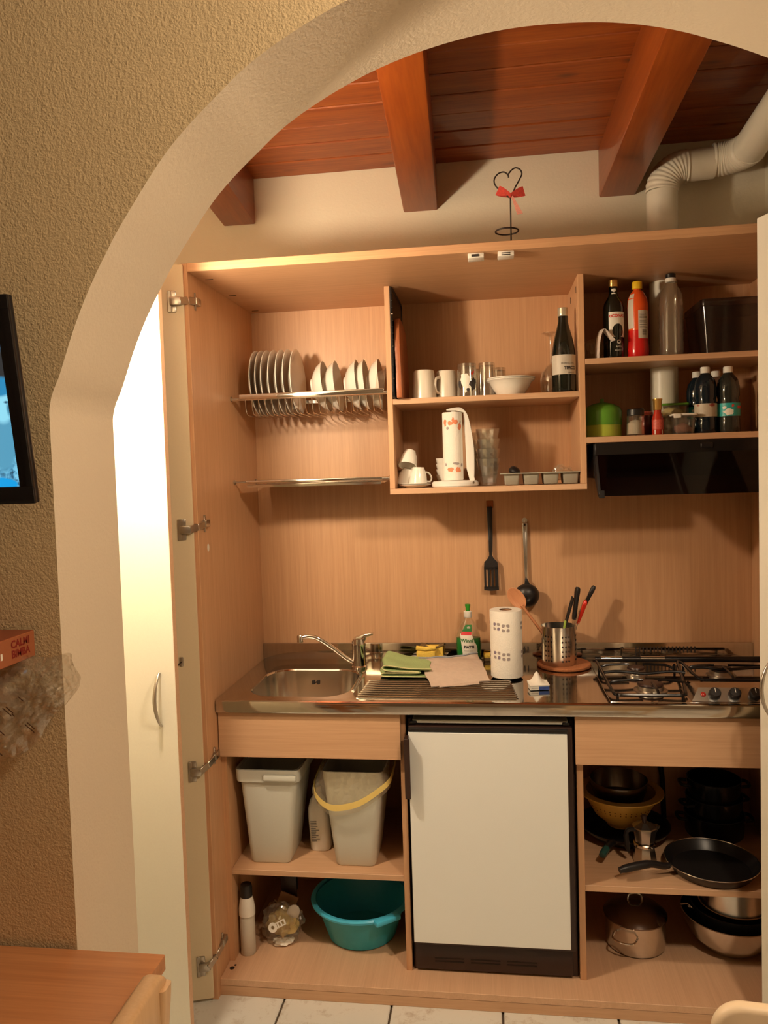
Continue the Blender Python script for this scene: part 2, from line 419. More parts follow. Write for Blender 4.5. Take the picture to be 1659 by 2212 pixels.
# ---- arch wall
arch_l = [(0.091, 0.0), (0.091, 0.6), (0.091, 1.2), (0.091, 1.66), (0.0912, 1.72), (0.0945, 1.742), (0.101, 1.761), (0.114, 1.788), (0.127, 1.821),
          (0.144, 1.864), (0.166, 1.912), (0.190, 1.957), (0.211, 1.992), (0.241, 2.039), (0.314, 2.137), (0.365, 2.191), (0.421, 2.239),
          (0.483, 2.288), (0.563, 2.333), (0.647, 2.370), (0.736, 2.398), (0.824, 2.416), (0.903, 2.425), (0.969, 2.427), (1.046, 2.424),
          (1.128, 2.414), (1.215, 2.393), (1.294, 2.364), (1.367, 2.332)]
arch_r = [(1.45, 2.288), (1.54, 2.225), (1.62, 2.150), (1.69, 2.060), (1.735, 1.980), (1.765, 1.90), (1.785, 1.80), (1.7895, 1.72), (1.79, 1.2), (1.79, 0.0)]
pl = [Vector((x, z, 0)) for x, z in arch_l+arch_r]
sm = spline(pl[3:-2], 4); outline = [(p.x, p.y) for p in pl[:3]+sm+pl[-2:]]
def arch_wall():
    top = [p for p in outline if p[1] > 1.719]          # runs monotonically from the left to the right jamb
    bm = nb()
    cache = {}
    def V(x, y, z):
        k = (round(x, 5), y, round(z, 5))
        if k not in cache: cache[k] = bm.verts.new((x, y, z))
        return cache[k]
    def both(q):
        bm.faces.new([V(x, YF, z) for x, z in q]); bm.faces.new([V(x, YB, z) for x, z in reversed(q)])
    xl, zl = top[0]; xr, zr = top[-1]
    both([(-1.7, 0), (xl, 0), (xl, zl), (-1.7, zl)]); both([(-1.7, zl), (xl, zl), (xl, 3.0), (-1.7, 3.0)])
    both([(xr, 0), (2.75, 0), (2.75, zr), (xr, zr)]); both([(xr, zr), (2.75, zr), (2.75, 3.0), (xr, 3.0)])
    for (x0, z0), (x1, z1) in zip(top[:-1], top[1:]): both([(x0, z0), (x1, z1), (x1, 3.0), (x0, 3.0)])
    rim = [(xl, 0.0)]+top+[(xr, 0.0)]
    for (x0, z0), (x1, z1) in zip(rim[:-1], rim[1:]):
        bm.faces.new([V(x0, YB, z0), V(x1, YB, z1), V(x1, YF, z1), V(x0, YF, z0)])
    bmesh.ops.recalc_face_normals(bm, faces=bm.faces)
    return bm
aw = struct('wall_front', arch_wall(), M_TVWALL, smooth=25)
aw['label'] = 'plastered wall with a wide arch opening'
aw.data.materials.append(M_REVEAL)
aw.data.materials.append(M_WALL)
for p in aw.data.polygons:
    if abs(p.normal.y) < 0.5: p.material_index = 1
    elif p.normal.y > 0.5: p.material_index = 2
# ---- other walls
struct('wall_back', box(-0.86, 1.90, 0.637, 0.72, 0, 3.0), M_WALL)
struct('wall_left', box(-0.86, -0.78, YB, 0.637, 0, 3.0), M_WALL)
struct('wall_right', box(1.815, 1.90, YB, 0.637, 0, 3.0), M_WALL)
struct('wall_room_left', box(-1.78, -1.70, -3.7, YF, 0, 3.0), M_ROOM)
struct('wall_room_right', box(2.75, 2.83, -3.7, YF, 0, 3.0), M_ROOM)
struct('wall_room_rear', box(-1.78, 2.83, -3.78, -3.7, 0, 3.0), M_ROOM)
struct('ceiling_room', box(-1.78, 2.83, -3.78, YB, 3.0, 3.06), M_ROOM)
# ---- wooden ceiling of the kitchen niche: boards and beams, rising toward the room
SL = 0.0767
def cz(y): return 2.700+(0.637-y)*SL
ceil = struct('ceiling', prism([(0.70, cz(0.70)+0.03), (YB, cz(YB)+0.03), (YB, cz(YB)+0.06), (0.70, cz(0.70)+0.06)], -0.85, 1.89, 'x'), M_PINE)
bw = 0.1075
y = 0.637
k = 0
while y > YB+0.01:
    y2 = max(y-bw, YB)
    g = 0.007
    def pb(y0, y1):
        bm = nb(); pts = [(y0, cz(y0)+0.03), (y0, cz(y0)+0.003), (y0-0.003, cz(y0)), (y1+0.003, cz(y1)), (y1, cz(y1)+0.003), (y1, cz(y1)+0.03)]
        return prism(pts, -0.78, 1.815, 'x')
    O('plank', xf(pb(y-g*0.3, y2+g*0.3), tr(0, 0, 0.0015*((k*7) % 3-1))), M_PINE, ceil, smooth=0)
    y = y2; k += 1
for xc in (-0.036, 0.639, 1.326):
    bm = nb(); hw = 0.061; vs = []
    for yy in (0.6365, YB):
        dx = 0.0313*(0.637-yy)
        vs.append([bm.verts.new((xc+dx+s*hw, yy, z+(0.637-yy)*SL)) for s, z in ((-1, 2.535), (1, 2.535), (1, 2.705), (-1, 2.705))])
    for i in range(4): bm.faces.new((vs[0][i], vs[0][(i+1) % 4], vs[1][(i+1) % 4], vs[1][i]))
    bm.faces.new(vs[0]); bm.faces.new(vs[1]); bmesh.ops.recalc_face_normals(bm, faces=bm.faces)
    bmesh.ops.bevel(bm, geom=list(bm.edges), offset=0.006, segments=2, affect='EDGES', profile=0.5)
    O('beam', bm, M_BEAM, ceil, smooth=30)
# ---- floor with square tiles
def tile_mat():
    m, N, L, b = _new('floor_tile')
    tc = N.new('ShaderNodeTexCoord'); info = N.new('ShaderNodeObjectInfo')
    cb = N.new('ShaderNodeCombineXYZ'); L.new(info.outputs['Random'], cb.inputs[0]); L.new(info.outputs['Random'], cb.inputs[1])
    sc = N.new('ShaderNodeVectorMath'); sc.operation = 'MULTIPLY_ADD'; sc.inputs[1].default_value = (23, 17, 0)
    L.new(cb.outputs[0], sc.inputs[0]); L.new(tc.outputs['Object'], sc.inputs[2])
    n = N.new('ShaderNodeTexNoise'); n.inputs['Scale'].default_value = 14; n.inputs['Detail'].default_value = 8; n.inputs['Roughness'].default_value = 0.75
    L.new(sc.outputs[0], n.inputs['Vector'])
    r = N.new('ShaderNodeValToRGB'); e = r.color_ramp.elements
    e[0].position = 0.53; e[0].color = (0.71, 0.71, 0.66, 1); e[1].position = 0.72; e[1].color = (0.42, 0.35, 0.27, 1)
    L.new(n.outputs['Fac'], r.inputs[0]); L.new(r.outputs[0], b.inputs['Base Color'])
    b.inputs['Roughness'].default_value = 0.35
    return m
M_TILE = tile_mat()
fl = struct('floor', box(-1.78, 2.83, -3.78, 0.72, -0.06, -0.008), plain('grout', (0.10, 0.07, 0.045), 0.95))
tile0 = None
t = 0.331
for i in range(-6, 8):
    for j in range(-11, 3):
        cx, cy = 0.202+t*i+t/2, -0.245+t*j+t/2
        if cx-t/2 < -1.78 or cx+t/2 > 2.90 or cy+t/2 > 0.80: continue
        if tile0 is None:
            tile0 = O('tile', box(-t/2+0.0032, t/2-0.0032, -t/2+0.0032, t/2-0.0032, -0.01, 0.0, 0.0025, 1), M_TILE, fl, (cx, cy, 0), smooth=30)
        else:
            O('tile', tile0.data, None, fl, (cx, cy, 0))

# ================================================================ LAMPS
# wall lamp fixed on the kitchen side of the arch wall, hidden from the room behind the jamb
LX, LY, LZ = -0.025, -0.545, 2.01
lamp = T('wall_lamp', 'brass wall lamp with a glowing glass globe behind the arch', 'lamp', (LX, YB, LZ-0.05))
O('wall_plate', lathe([(0, 0), (0.045, 0), (0.045, 0.008), (0.03, 0.016), (0, 0.016)], 24), M_GOLD, lamp, (0, 0.0, 0), (-PI/2, 0, 0))
O('arm', tube(spline([(0, 0.012, 0), (0, 0.06, -0.03), (0, 0.12, -0.03), (0, 0.135, 0.0)], 5), 0.006), M_GOLD, lamp)
O('globe', xf(lathe([(0.045*math.sin(PI*i/10), -0.045*math.cos(PI*i/10)) for i in range(11)], 20), tr(0, 0.135, 0.047)), emit('lamp_globe_light', LAMP_COL, LAMP1_STRENGTH), lamp)
# pendant lamp of the room, right of the viewer
pen = T('pendant_lamp', 'round glowing glass pendant lamp hanging from the room ceiling', 'lamp', (1.62, -1.50, 2.60))
O('cord', tube([(0, 0, 0.08), (0, 0, 0.395)], 0.003), M_BLACK, pen)
O('ceiling_rose', lathe([(0, 0.40), (0.05, 0.40), (0.05, 0.38), (0.012, 0.355), (0, 0.355)], 24), M_WPLAST, pen)
O('globe', lathe([(0.085*math.sin(PI*i/10), -0.085*math.cos(PI*i/10)) for i in range(11)], 20), emit('pendant_light', LAMP_COL, LAMP2_STRENGTH), pen)

# ================================================================ KITCHEN CABINET (carcass and folding doors)
cab = T('kitchen_cabinet', 'tall beech laminate kitchen cabinet with folding doors standing open', 'cabinet')
O('side_panel', box(-0.020, 0, 0, D+0.008, 0, H+0.025, 0.0012, 1), M_BZ, cab, smooth=0)
O('side_panel', box(W, W+0.020, 0, D+0.008, 0, H+0.025, 0.0012, 1), M_BZ, cab, smooth=0)
O('top_panel', box(0, W, 0, D, H, H+0.025, 0.0012, 1), M_BXT, cab, smooth=0)
O('back_panel', box(0, W, D, D+0.008, 0, H), M_BZ, cab, smooth=0)
O('base_panel', box(0, W, 0.0217, D, 0.032, 0.0525, 0.001, 1), M_BY, cab, smooth=0)
O('plinth', box(0, W, 0.0225, 0.040, 0.0, 0.0312, 0.001, 1), M_BX, cab, smooth=0)
# white magnetic catches under the top panel
for x in (0.839, 0.922):
    c = O('door_catch', box(x-0.0225, x+0.0225, 0.008, 0.050, H-0.014, H, 0.002, 2), M_CATCH, cab)
    if x < 0.9: O('magnet', box(x-0.012, x+0.008, 0.0065, 0.009, H-0.0105, H-0.004), M_INK, c)
    else:
        for dz in (-0.0108, -0.0058): O('magnet', box(x-0.012, x+0.012, 0.0065, 0.009, H+dz-0.0012, H+dz+0.0012), M_INK, c)
for x, y in ((0.030, 0.10), (0.030, 0.32), (0.030, 0.57)):
    O('dowel_mark', box(x-0.012, x+0.012, y-0.003, y+0.003, H-0.0006, H+0.001), M_DARKHOLE, cab)
O('sticker', xf(lathe([(0, 0), (0.0085, 0), (0.0085, 0.0006), (0, 0.0006)], 20), tr(0, 0.076, 1.386) @ Matrix.Diagonal((1, 1, 1.4, 1)) @ ry(PI/2)), M_LABELW, cab)
O('screw_hole', xf(lathe([(0, 0), (0.008, 0), (0.008, 0.0006), (0, 0.0006)], 14), tr(0.020, 0.075, 0.0525)), M_DARKHOLE, cab)
O('screw_hole', xf(lathe([(0, 0), (0.004, 0), (0.004, 0.0006), (0, 0.0006)], 12), tr(0.026, 0.090, 0.0525)), M_DARKHOLE, cab)
ZD0, ZD1 = 0.012, 2.224
def leaf(p0, u, n, width, th=0.018):
    """door leaf: visible face runs from p0 along u; n is its outward normal"""
    p0 = Vector((*p0, 0)); u = Vector((*u, 0)).normalized(); n = Vector((*n, 0)).normalized()
    bm = box(0, width, 0, th, ZD0, ZD1, 0.0012, 1)
    m = Matrix(((u.x, -n.x, 0, p0.x), (u.y, -n.y, 0, p0.y), (0, 0, 1, 0), (0, 0, 0, 1)))
    xf(bm, m); bmesh.ops.recalc_face_normals(bm, faces=bm.faces)
    return bm, m
def leaf_edge(m, width, th=0.018):
    bm = box(width, width+0.0008, 0.001, th-0.001, ZD0+0.001, ZD1-0.001); xf(bm, m); bmesh.ops.recalc_face_normals(bm, faces=bm.faces); return bm
def bow_handle(m, x, z0, z1, out=-1):
    n = 18; pts = []
    for i in range(n+1):
        s = i/n; d = 0.028*math.sin(PI*s)**0.75+0.002
        pts.append(m @ Vector((x, -d, z0+(z1-z0)*s)))
    R = [0.0032+0.0022*math.sin(PI*i/n) for i in range(n+1)]
    return tube(pts, R, 10)
def hinge_set(m, xcup, zz, panel_pt):
    bm = nb()
    # cup plate with two ears on the leaf, cup and cranked arm reaching to the side panel
    join(bm, box(xcup-0.010, xcup+0.010, -0.002, 0.001, zz-0.031, zz-0.012, 0.002, 2), m); join(bm, box(xcup-0.010, xcup+0.010, -0.002, 0.001, zz+0.012, zz+0.031, 0.002, 2), m)
    join(bm, box(xcup+0.004, xcup+0.014, -0.004, 0.001, zz-0.031, zz+0.031, 0.001, 1), m)
    join(bm, box(xcup-0.024, xcup+0.008, -0.014, -0.001, zz-0.0115, zz+0.0115, 0.002, 2), m)
    a = m @ Vector((xcup-0.020, -0.012, zz)); b = Vector(panel_pt)
    def flat(p, q, w, t):
        d = (q-p); L_ = d.length; d.normalize(); up = Vector((0, 0, 1)); s = up.cross(d).normalized(); up = d.cross(s)
        mm = Matrix(((d.x, s.x, up.x, p.x), (d.y, s.y, up.y, p.y), (d.z, s.z, up.z, p.z), (0, 0, 0, 1)))
        join(bm, box(0, L_, -t, t, -w, w, 0.0015, 1), mm)
    mid = a.lerp(b, 0.45)+Vector((0.004, -0.006, 0))
    flat(a, mid, 0.0105, 0.004); flat(mid, b, 0.0105, 0.005)
    join(bm, box(0.0, 0.012, b.y-0.012, b.y+0.022, b.z-0.011, b.z+0.011, 0.002, 2) if b.x < 0.5 else box(W-0.012, W, b.y-0.012, b.y+0.022, b.z-0.011, b.z+0.011, 0.002, 2))
    join(bm, box(0.0, 0.004, b.y-0.004, b.y+0.004, b.z-0.026, b.z+0.026, 0.001, 1) if b.x < 0.5 else box(W-0.004, W, b.y-0.004, b.y+0.004, b.z-0.026, b.z+0.026, 0.001, 1))
    return bm
# left pair
bmA, mA = leaf((-0.010, -0.010), (-0.951, -0.309), (0.309, -0.951), 0.447)
dA = O('door_leaf', bmA, M_DOORIN, cab, smooth=0, label='cream inner face of the hinged left door leaf')
for zp, z in ((2.116, 2.128), (1.449, 1.462), (0.721, 0.745), (0.117, 0.155)):
    O('hinge', hinge_set(mA, 0.032, zp, (0.006, 0.050, z)), M_NICKEL, dA)
O('latch_plate', xf(box(0.046, 0.058, -0.003, 0.001, 1.042, 1.070, 0.002, 2), mA), M_NICKEL, dA)
O('latch_hook', xf(tube([(0.052, -0.004, 1.056), (0.058, -0.010, 1.052), (0.066, -0.012, 1.044)], 0.002), mA), M_BROWN, dA)
O('edge_band', xf(box(-0.0008, 0.0, 0.001, 0.017, ZD0+0.001, ZD1-0.001), mA), M_EDGE, dA)
u2 = Vector((0.9865, -0.164)); p2 = Vector((0.0145, -0.25))-u2*0.447
bmB, mB = leaf(p2, u2, (-0.164, -0.9865), 0.447)
dB = O('door_leaf', bmB, M_DOOR, cab, smooth=0, label='white outer face of the folded left door leaf with bow handle')
O('handle', bow_handle(mB, 0.401, 0.934, 1.080), M_NICKEL, dB, label='thin bow shaped metal handle')
O('edge_band', leaf_edge(mB, 0.447), M_EDGE, dB)
# right pair
u3 = Vector((0.325, -0.946)); p3 = Vector((1.5605, -0.058))
n3 = Vector((-0.946, -0.325))
bm3 = box(0, 0.447, 0, 0.018, ZD0, ZD1, 0.0012, 1)
m3 = Matrix(((u3.x, -n3.x, 0, p3.x), (u3.y, -n3.y, 0, p3.y), (0, 0, 1, 0), (0, 0, 0, 1)))
xf(bm3, m3); bmesh.ops.recalc_face_normals(bm3, faces=bm3.faces)
dC = O('door_leaf', bm3, M_DOOR, cab, smooth=0, label='cream outer face of the folded right door leaf')
O('handle', bow_handle(m3, 0.046, 0.934, 1.080), M_NICKEL, dC)
bm4, m4 = leaf((1.772, -0.012), (-0.065, -0.998), (-0.998, 0.065), 0.447)
dD = O('door_leaf', bm4, M_DOORIN, cab, smooth=0, label='hinged right door leaf')
for zp, z in ((2.116, 2.128), (1.449, 1.462), (0.721, 0.745), (0.117, 0.155)):
    O('hinge', hinge_set(m4, 0.020, zp, (W-0.006, 0.050, z)), M_NICKEL, dD)

# ================================================================ UPPER SHELF UNIT
YP = 0.325
up = T('upper_shelf_unit', 'beech laminate hanging shelf unit with two uprights inside the cabinet', 'shelf', (0.85, 0.47, 1.527))
def UP(n, x0, x1, z0, z1, m, y0=YP): return O(n, box(x0, x1, y0, D, z0, z1, 0.0012, 1), m, up, smooth=0, world=True)
UP('upright', 0.537, 0.555, 1.545, H, M_BZ); UP('upright', 1.151, 1.170, 1.545, H, M_BZ)
UP('bottom_panel', 0.537, 1.170, 1.527, 1.545, M_BX)
UP('shelf', 0.555, 1.151, 1.821, 1.839, M_BX)
UP('shelf', 1.170, W, 1.921, 1.939, M_BX)
UP('shelf', 1.170, W, 1.673, 1.692, M_BX)
for y, z in ((0.37, 2.165), (0.53, 2.165)):
    O('dowel_mark', box(1.1502, 1.1512, y-0.004, y+0.004, z-0.010, z+0.010), M_DARKHOLE, up, world=True)

# ================================================================ BASE UNITS
YD = 0.112
bl = T('base_unit', 'beech laminate base unit with waste bins under the sink', 'cabinet', (0.29, 0.35, 0.0525))
O('side_panel', box(0.0, 0.018, YD, 0.60, 0.0525, 0.868), M_BZ, bl, smooth=0, world=True)
O('divider_panel', box(0.571, 0.589, YD, 0.60, 0.0525, 0.868, 0.001, 1), M_BZ, bl, smooth=0, world=True)
O('shelf', box(0.018, 0.571, YD+0.004, 0.60, 0.334, 0.352, 0.001, 1), M_BX, bl, smooth=0, world=True)
O('fascia_board', box(0.003, 0.576, 0.088, 0.106, 0.727, 0.868, 0.001, 1), M_BX, bl, smooth=0, world=True)
br = T('base_unit', 'beech laminate base unit with pans under the hob', 'cabinet', (1.43, 0.35, 0.0525))
O('side_panel', box(W-0.018, W, YD, 0.60, 0.0525, 0.868), M_BZ, br, smooth=0, world=True)
O('divider_panel', box(1.098, 1.117, YD, 0.60, 0.0525, 0.868, 0.001, 1), M_BZ, br, smooth=0, world=True)
O('shelf', box(1.117, W-0.018, YD+0.004, 0.60, 0.326, 0.345, 0.001, 1), M_BX, br, smooth=0, world=True)
O('fascia_board', box(1.094, W-0.002, 0.088, 0.106, 0.723, 0.868, 0.001, 1), M_BX, br, smooth=0, world=True)

# ================================================================ WORKTOP WITH SINK
ZW = 0.911
wt = T('worktop', 'stainless steel worktop with sink bowl and draining board', 'worktop', (0.88, 0.34, 0.872))
sx0, sx1, sy0, sy1 = 0.085, 0.405, 0.118, 0.445
n = 9
inner = rrect(sx0, sx1, sy0, sy1, 0.085, n)
ox0, ox1, oy0, oy1 = 0.003, 0.425, 0.080, 0.606
outer = []
cxm, cym = (sx0+sx1)/2, (sy0+sy1)/2
for x, y in inner:
    dx, dy = x-cxm, y-cym
    s = min(((ox1-cxm)/dx if dx > 1e-9 else (ox0-cxm)/dx if dx < -1e-9 else 9e9), ((oy1-cym)/dy if dy > 1e-9 else (oy0-cym)/dy if dy < -1e-9 else 9e9))
    outer.append((cxm+dx*s, cym+dy*s))
def L3(pts, z): return [(x, y, z) for x, y in pts]
def shr(pts, k, off=0.0): return [(cxm+(x-cxm)*k, cym+(y-cym)*k) for x, y in pts]
bm = loft([L3(outer, ZW), L3(shr(inner, 1.10), ZW), L3(shr(inner, 1.07), ZW+0.002), L3(shr(inner, 1.02), ZW+0.001), L3(inner, ZW-0.004)], False, False)
# corners of the sink field that the radial fan leaves open
for cx_, cy_ in ((ox0, oy0), (ox1, oy0), (ox0, oy1), (ox1, oy1)):
    near = sorted(outer, key=lambda p: (p[0]-cx_)**2+(p[1]-cy_)**2)
    a = [p for p in near if abs(p[0]-cx_) < 1e-6 and abs(p[1]-cy_) > 1e-6]
    b = [p for p in near if abs(p[1]-cy_) < 1e-6 and abs(p[0]-cx_) > 1e-6]
    if a and b:
        vs = [bm.verts.new((*q, ZW)) for q in (a[0], b[0], (cx_, cy_))]
        f = bm.faces.new(vs)
        f.normal_update()
        if f.normal.z < 0: f.normal_flip()
join(bm, box(ox1, 1.7555, 0.080, 0.606, ZW-0.006, ZW))
# rolled front edge
fe = [(0.080, ZW), (0.0755, ZW-0.001), (0.0725, ZW-0.004), (0.0716, ZW-0.010), (0.0716, 0.876), (0.0735, 0.872), (0.080, 0.872)]
join(bm, prism(fe, 0.003, 1.7555, 'x'))
O('top_sheet', bm, M_STEEL, wt, smooth=30, world=True)
bowl = loft([L3(inner, ZW-0.003), L3(shr(inner, 0.985), ZW-0.03), L3(shr(inner, 0.95), ZW-0.115), L3(shr(inner, 0.86), ZW-0.14), L3(shr(inner, 0.5), ZW-0.147), L3(shr(inner, 0.12), ZW-0.150)], False, True)
sb = O('sink_bowl', bowl, M_SINK, wt, smooth=50, world=True)
for i, dx in enumerate((-0.011, -0.0066, 0.0, 0.0066, 0.011)):
    hh = 0.013 if i != 2 else 0.005
    O('overflow_slot', box(0.238+dx-0.0017, 0.238+dx+0.0017, 0.4345, 0.441, 0.868-hh/2, 0.868+hh/2), M_DARKHOLE, sb, world=True)
O('upstand', box(0.001, 1.757, 0.604, 0.6165, 0.872, 0.9705, 0.0015, 2), M_STEEL, wt, world=True)
for k in range(9):
    yy = 0.112+0.0235*k
    x0, x1 = 0.440+0.001*k, 0.931-0.002*k
    O('drain_ridge', tube([(x0, yy, ZW-0.002), (x0+0.008, yy, ZW+0.0015), (x1-0.008, yy, ZW+0.0015), (x1, yy, ZW-0.002)], 0.0042, 8), M_STEEL, wt, world=True)
for k in range(17):
    x = 1.362+0.0125*k
    O('vent_slot', box(x-0.0022, x+0.0022, 0.6030, 0.6045, 0.935, 0.958), M_DARKHOLE, wt, world=True)
for k in range(5):
    x = 0.936+0.0125*k
    O('vent_slot', box(x-0.0022, x+0.0022, 0.6030, 0.6045, 0.935, 0.958), M_DARKHOLE, wt, world=True)

# ================================================================ TAP
tap = T('sink_tap', 'chrome single lever mixer tap behind the sink bowl', 'tap', (0.389, 0.478, ZW))
O('body', lathe([(0, 0), (0.028, 0), (0.028, 0.006), (0.024, 0.010), (0.0235, 0.075), (0.0245, 0.080), (0.0245, 0.090), (0.022, 0.104), (0.012, 0.112), (0, 0.114)], 28), M_CHROME, tap)
O('spout', tube(spline([(-0.012, -0.004, 0.016), (-0.045, -0.010, 0.036), (-0.10, -0.020, 0.082), (-0.145, -0.028, 0.113), (-0.175, -0.032, 0.119), (-0.196, -0.035, 0.116)], 5), 0.0085, 12), M_CHROME, tap)
O('aerator', xf(lathe([(0, -0.012), (0.011, -0.012), (0.0115, 0.008), (0.009, 0.013), (0, 0.013)], 20), tr(-0.203, -0.036, 0.112)), M_CHROME, tap)
lv = prism([(-0.024, 0.088), (-0.022, 0.098), (-0.006, 0.113), (0.020, 0.122), (0.046, 0.1265), (0.055, 0.126), (0.055, 0.120), (0.030, 0.112), (0.022, 0.100), (0.022, 0.088)], -0.016, 0.012, 'y', 0.003)
O('lever', lv, M_CHROME, tap, smooth=50)

# ================================================================ FRIDGE
fr = T('refrigerator', 'small white under-counter refrigerator with dark brown frame', 'refrigerator', (0.843, 0.35, 0.0525))
O('housing', box(0.594, 1.094, 0.125, 0.60, 0.0525, 0.845, 0.004, 2), M_BROWN, fr, world=True)
door = O('door', box(0.600, 1.086, 0.092, 0.124, 0.150, 0.832, 0.004, 2), M_BROWN, fr, world=True)
O('door_panel', box(0.600, 1.070, 0.084, 0.0935, 0.161, 0.814, 0.0012, 1), M_FRIDGE, door, world=True)
O('door_top_trim', box(0.600, 1.072, 0.086, 0.122, 0.815, 0.828, 0.003, 2), M_BLACK, door, world=True)
hd = nb()
join(hd, box(0.590, 0.602, 0.052, 0.090, 0.622, 0.805, 0.001, 1)); join(hd, box(0.590, 0.607, 0.050, 0.055, 0.622, 0.805, 0.001, 1))
O('handle', hd, M_BROWN, door, world=True, label='dark brown strip handle')
O('worktop_ledge', box(0.612, 1.075, 0.100, 0.30, 0.838, 0.848, 0.002, 1), M_BIN, fr, world=True)
for x in (0.604, 1.058):
    O('hinge_bracket', box(x, x+0.022, 0.098, 0.130, 0.836, 0.846, 0.002, 1), M_BLACKG, fr, world=True)
kp = O('kick_plate', box(0.600, 1.078, 0.112, 0.128, 0.060, 0.146, 0.004, 2), M_BROWN, fr, world=True)
for i in range(3):
    O('vent_slot', box(0.66+0.11*i, 0.75+0.11*i, 0.1108, 0.1130, 0.086, 0.089), M_DARKHOLE, kp, world=True)
    O('vent_slot', box(0.66+0.11*i, 0.75+0.11*i, 0.1108, 0.1130, 0.096, 0.099), M_DARKHOLE, kp, world=True)

# ================================================================ DISH RACK, DRIP TRAY, PLATES
rk = T('dish_rack', 'chrome wire plate rack holding plates and bowls', 'dish rack', (0.27, 0.46, 1.808))
O('front_rail', box(0.030, 0.524, 0.342, 0.350, 1.862, 1.8785, 0.002, 2), M_CHROME, rk, world=True)
O('front_rod', tube([(0.005, 0.345, 1.860), (0.534, 0.345, 1.860)], 0.0028), M_CHROME, rk, world=True)
O('rear_rail', box(0.030, 0.524, 0.588, 0.594, 1.860, 1.874, 0.002, 1), M_CHROME, rk, world=True)
w0 = None
for k in range(21):
    x = 0.050+0.0230*k
    if w0 is None:
        w0 = O('wire', tube(spline([(0, 0.347, 1.862), (0, 0.352, 1.828), (0, 0.366, 1.812), (0, 0.40, 1.809), (0, 0.54, 1.809), (0, 0.572, 1.814), (0, 0.586, 1.832), (0, 0.590, 1.864)], 3), 0.0016, 6), M_CHROME, rk, (x, 0, 0), world=True)
    else:
        c = w0.copy(); C.objects.link(c); c.location.x = w0.location.x+0.0230*k
for x, y in ((0.0, 0.346), (0.0, 0.59)):
    O('support_pin', xf(lathe([(0, 0), (0.008, 0), (0.008, 0.004), (0.003, 0.006), (0.003, 0.030), (0, 0.030)], 14), tr(x, y, 1.864) @ ry(PI/2)), M_NICKEL, rk, world=True)
O('support_pin', xf(lathe([(0, 0), (0.006, 0), (0.006, 0.004), (0.003, 0.006), (0.003, 0.014), (0, 0.014)], 14), tr(0.537, 0.346, 1.866) @ ry(-PI/2)), M_NICKEL, rk, world=True)
dt = T('drip_tray', 'slim chrome drip tray below the plate rack', 'tray', (0.27, 0.46, 1.562))
O('front_rail', box(0.042, 0.510, 0.342, 0.351, 1.577, 1.587, 0.003, 2), M_CHROME, dt, world=True)
O('tray_sheet', prism([(0.349, 1.5625), (0.346, 1.570), (0.349, 1.573), (0.590, 1.573), (0.590, 1.569), (0.352, 1.566)], 0.045, 0.506, 'x'), M_CHROME, dt, world=True)
O('rear_rail', box(0.042, 0.510, 0.586, 0.594, 1.572, 1.586, 0.002, 1), M_CHROME, dt, world=True)
for x, s in ((0.0, 1), (0.537, -1)):
    for y in (0.346, 0.59):
        O('support_pin', xf(lathe([(0, 0), (0.008, 0), (0.008, 0.004), (0.003, 0.006), (0.003, 0.044), (0, 0.044)], 14), tr(x, y, 1.582) @ ry(s*PI/2)), M_NICKEL, dt, world=True)

plate_prof = [(0, 0.0), (0.060, 0.0), (0.063, 0.002), (0.078, 0.009), (0.098, 0.016), (0.114, 0.020), (0.1145, 0.022), (0.113, 0.0228), (0.097, 0.0195), (0.078, 0.0125), (0.064, 0.0055), (0, 0.0045)]
p0 = None
names = ['leftmost dinner plate standing in the rack', 'second dinner plate from the left in the rack', 'third dinner plate from the left in the rack',
         'fourth dinner plate from the left in the rack', 'fifth dinner plate from the left in the rack', 'sixth dinner plate from the left in the rack',
         'dinner plate at the right end of the row with its face showing']
xs = [0.056, 0.076, 0.096, 0.121, 0.147, 0.172, 0.198]
for x, nm in zip(xs, names):
    loc, rot = (x-0.013, 0.468, 1.9255), (0, PI/2-0.03, 0)
    if p0 is None:
        p0 = O('dinner_plate', lathe(plate_prof, 48), M_WHITE, None, loc, rot, label='white '+nm, cat='plate', group='plates in the rack')
    else:
        q = p0.copy(); C.objects.link(q); q.location = loc; q['label'] = 'white '+nm
bowl_prof = [(0, 0.0), (0.034, 0.0), (0.036, 0.005), (0.052, 0.012), (0.074, 0.028), (0.087, 0.048), (0.0885, 0.050), (0.086, 0.050), (0.072, 0.031), (0.050, 0.016), (0, 0.011)]
b0 = None
for x, rt, nm in ((0.258, PI/2-0.12, 'deep white bowl right of the plates in the rack'), (0.300, PI/2-0.10, 'deep white bowl second right of the plates in the rack'),
              (0.374, PI/2-0.10, 'outer deep bowl of the nested pair in the middle of the rack'), (0.402, PI/2-0.10, 'inner deep bowl of the nested pair in the middle of the rack'),
              (0.452, PI/2-0.10, 'deep white bowl at the right end of the rack')):
    loc, rot = (x, 0.468, 1.9005), (0, rt, 0)
    if b0 is None: b0 = O('deep_bowl', lathe(bowl_prof, 40), M_WHITE, None, loc, rot, label=nm, cat='bowl', group='bowls in the rack')
    else:
        q = b0.copy(); C.objects.link(q); q.location = loc; q.rotation_euler = rot; q['label'] = nm
fc = T('food_container', 'clear plastic food container leaning at the right end of the rack', 'container', (0.508, 0.43, 1.813), rot=(0, 0.12, 0))
O('tub', loft([[(0.0, a, b) for a, b in rrect(-0.055, 0.055, 0.0, 0.135, 0.02, 3)], [(-0.026, a*0.85, 0.068+(b-0.068)*0.85) for a, b in rrect(-0.055, 0.055, 0.0, 0.135, 0.02, 3)]], False, True), M_PET, fc)
O('lid', prism(rrect(-0.058, 0.058, -0.002, 0.138, 0.02, 3), 0.001, 0.006, 'x'), M_PET, fc)

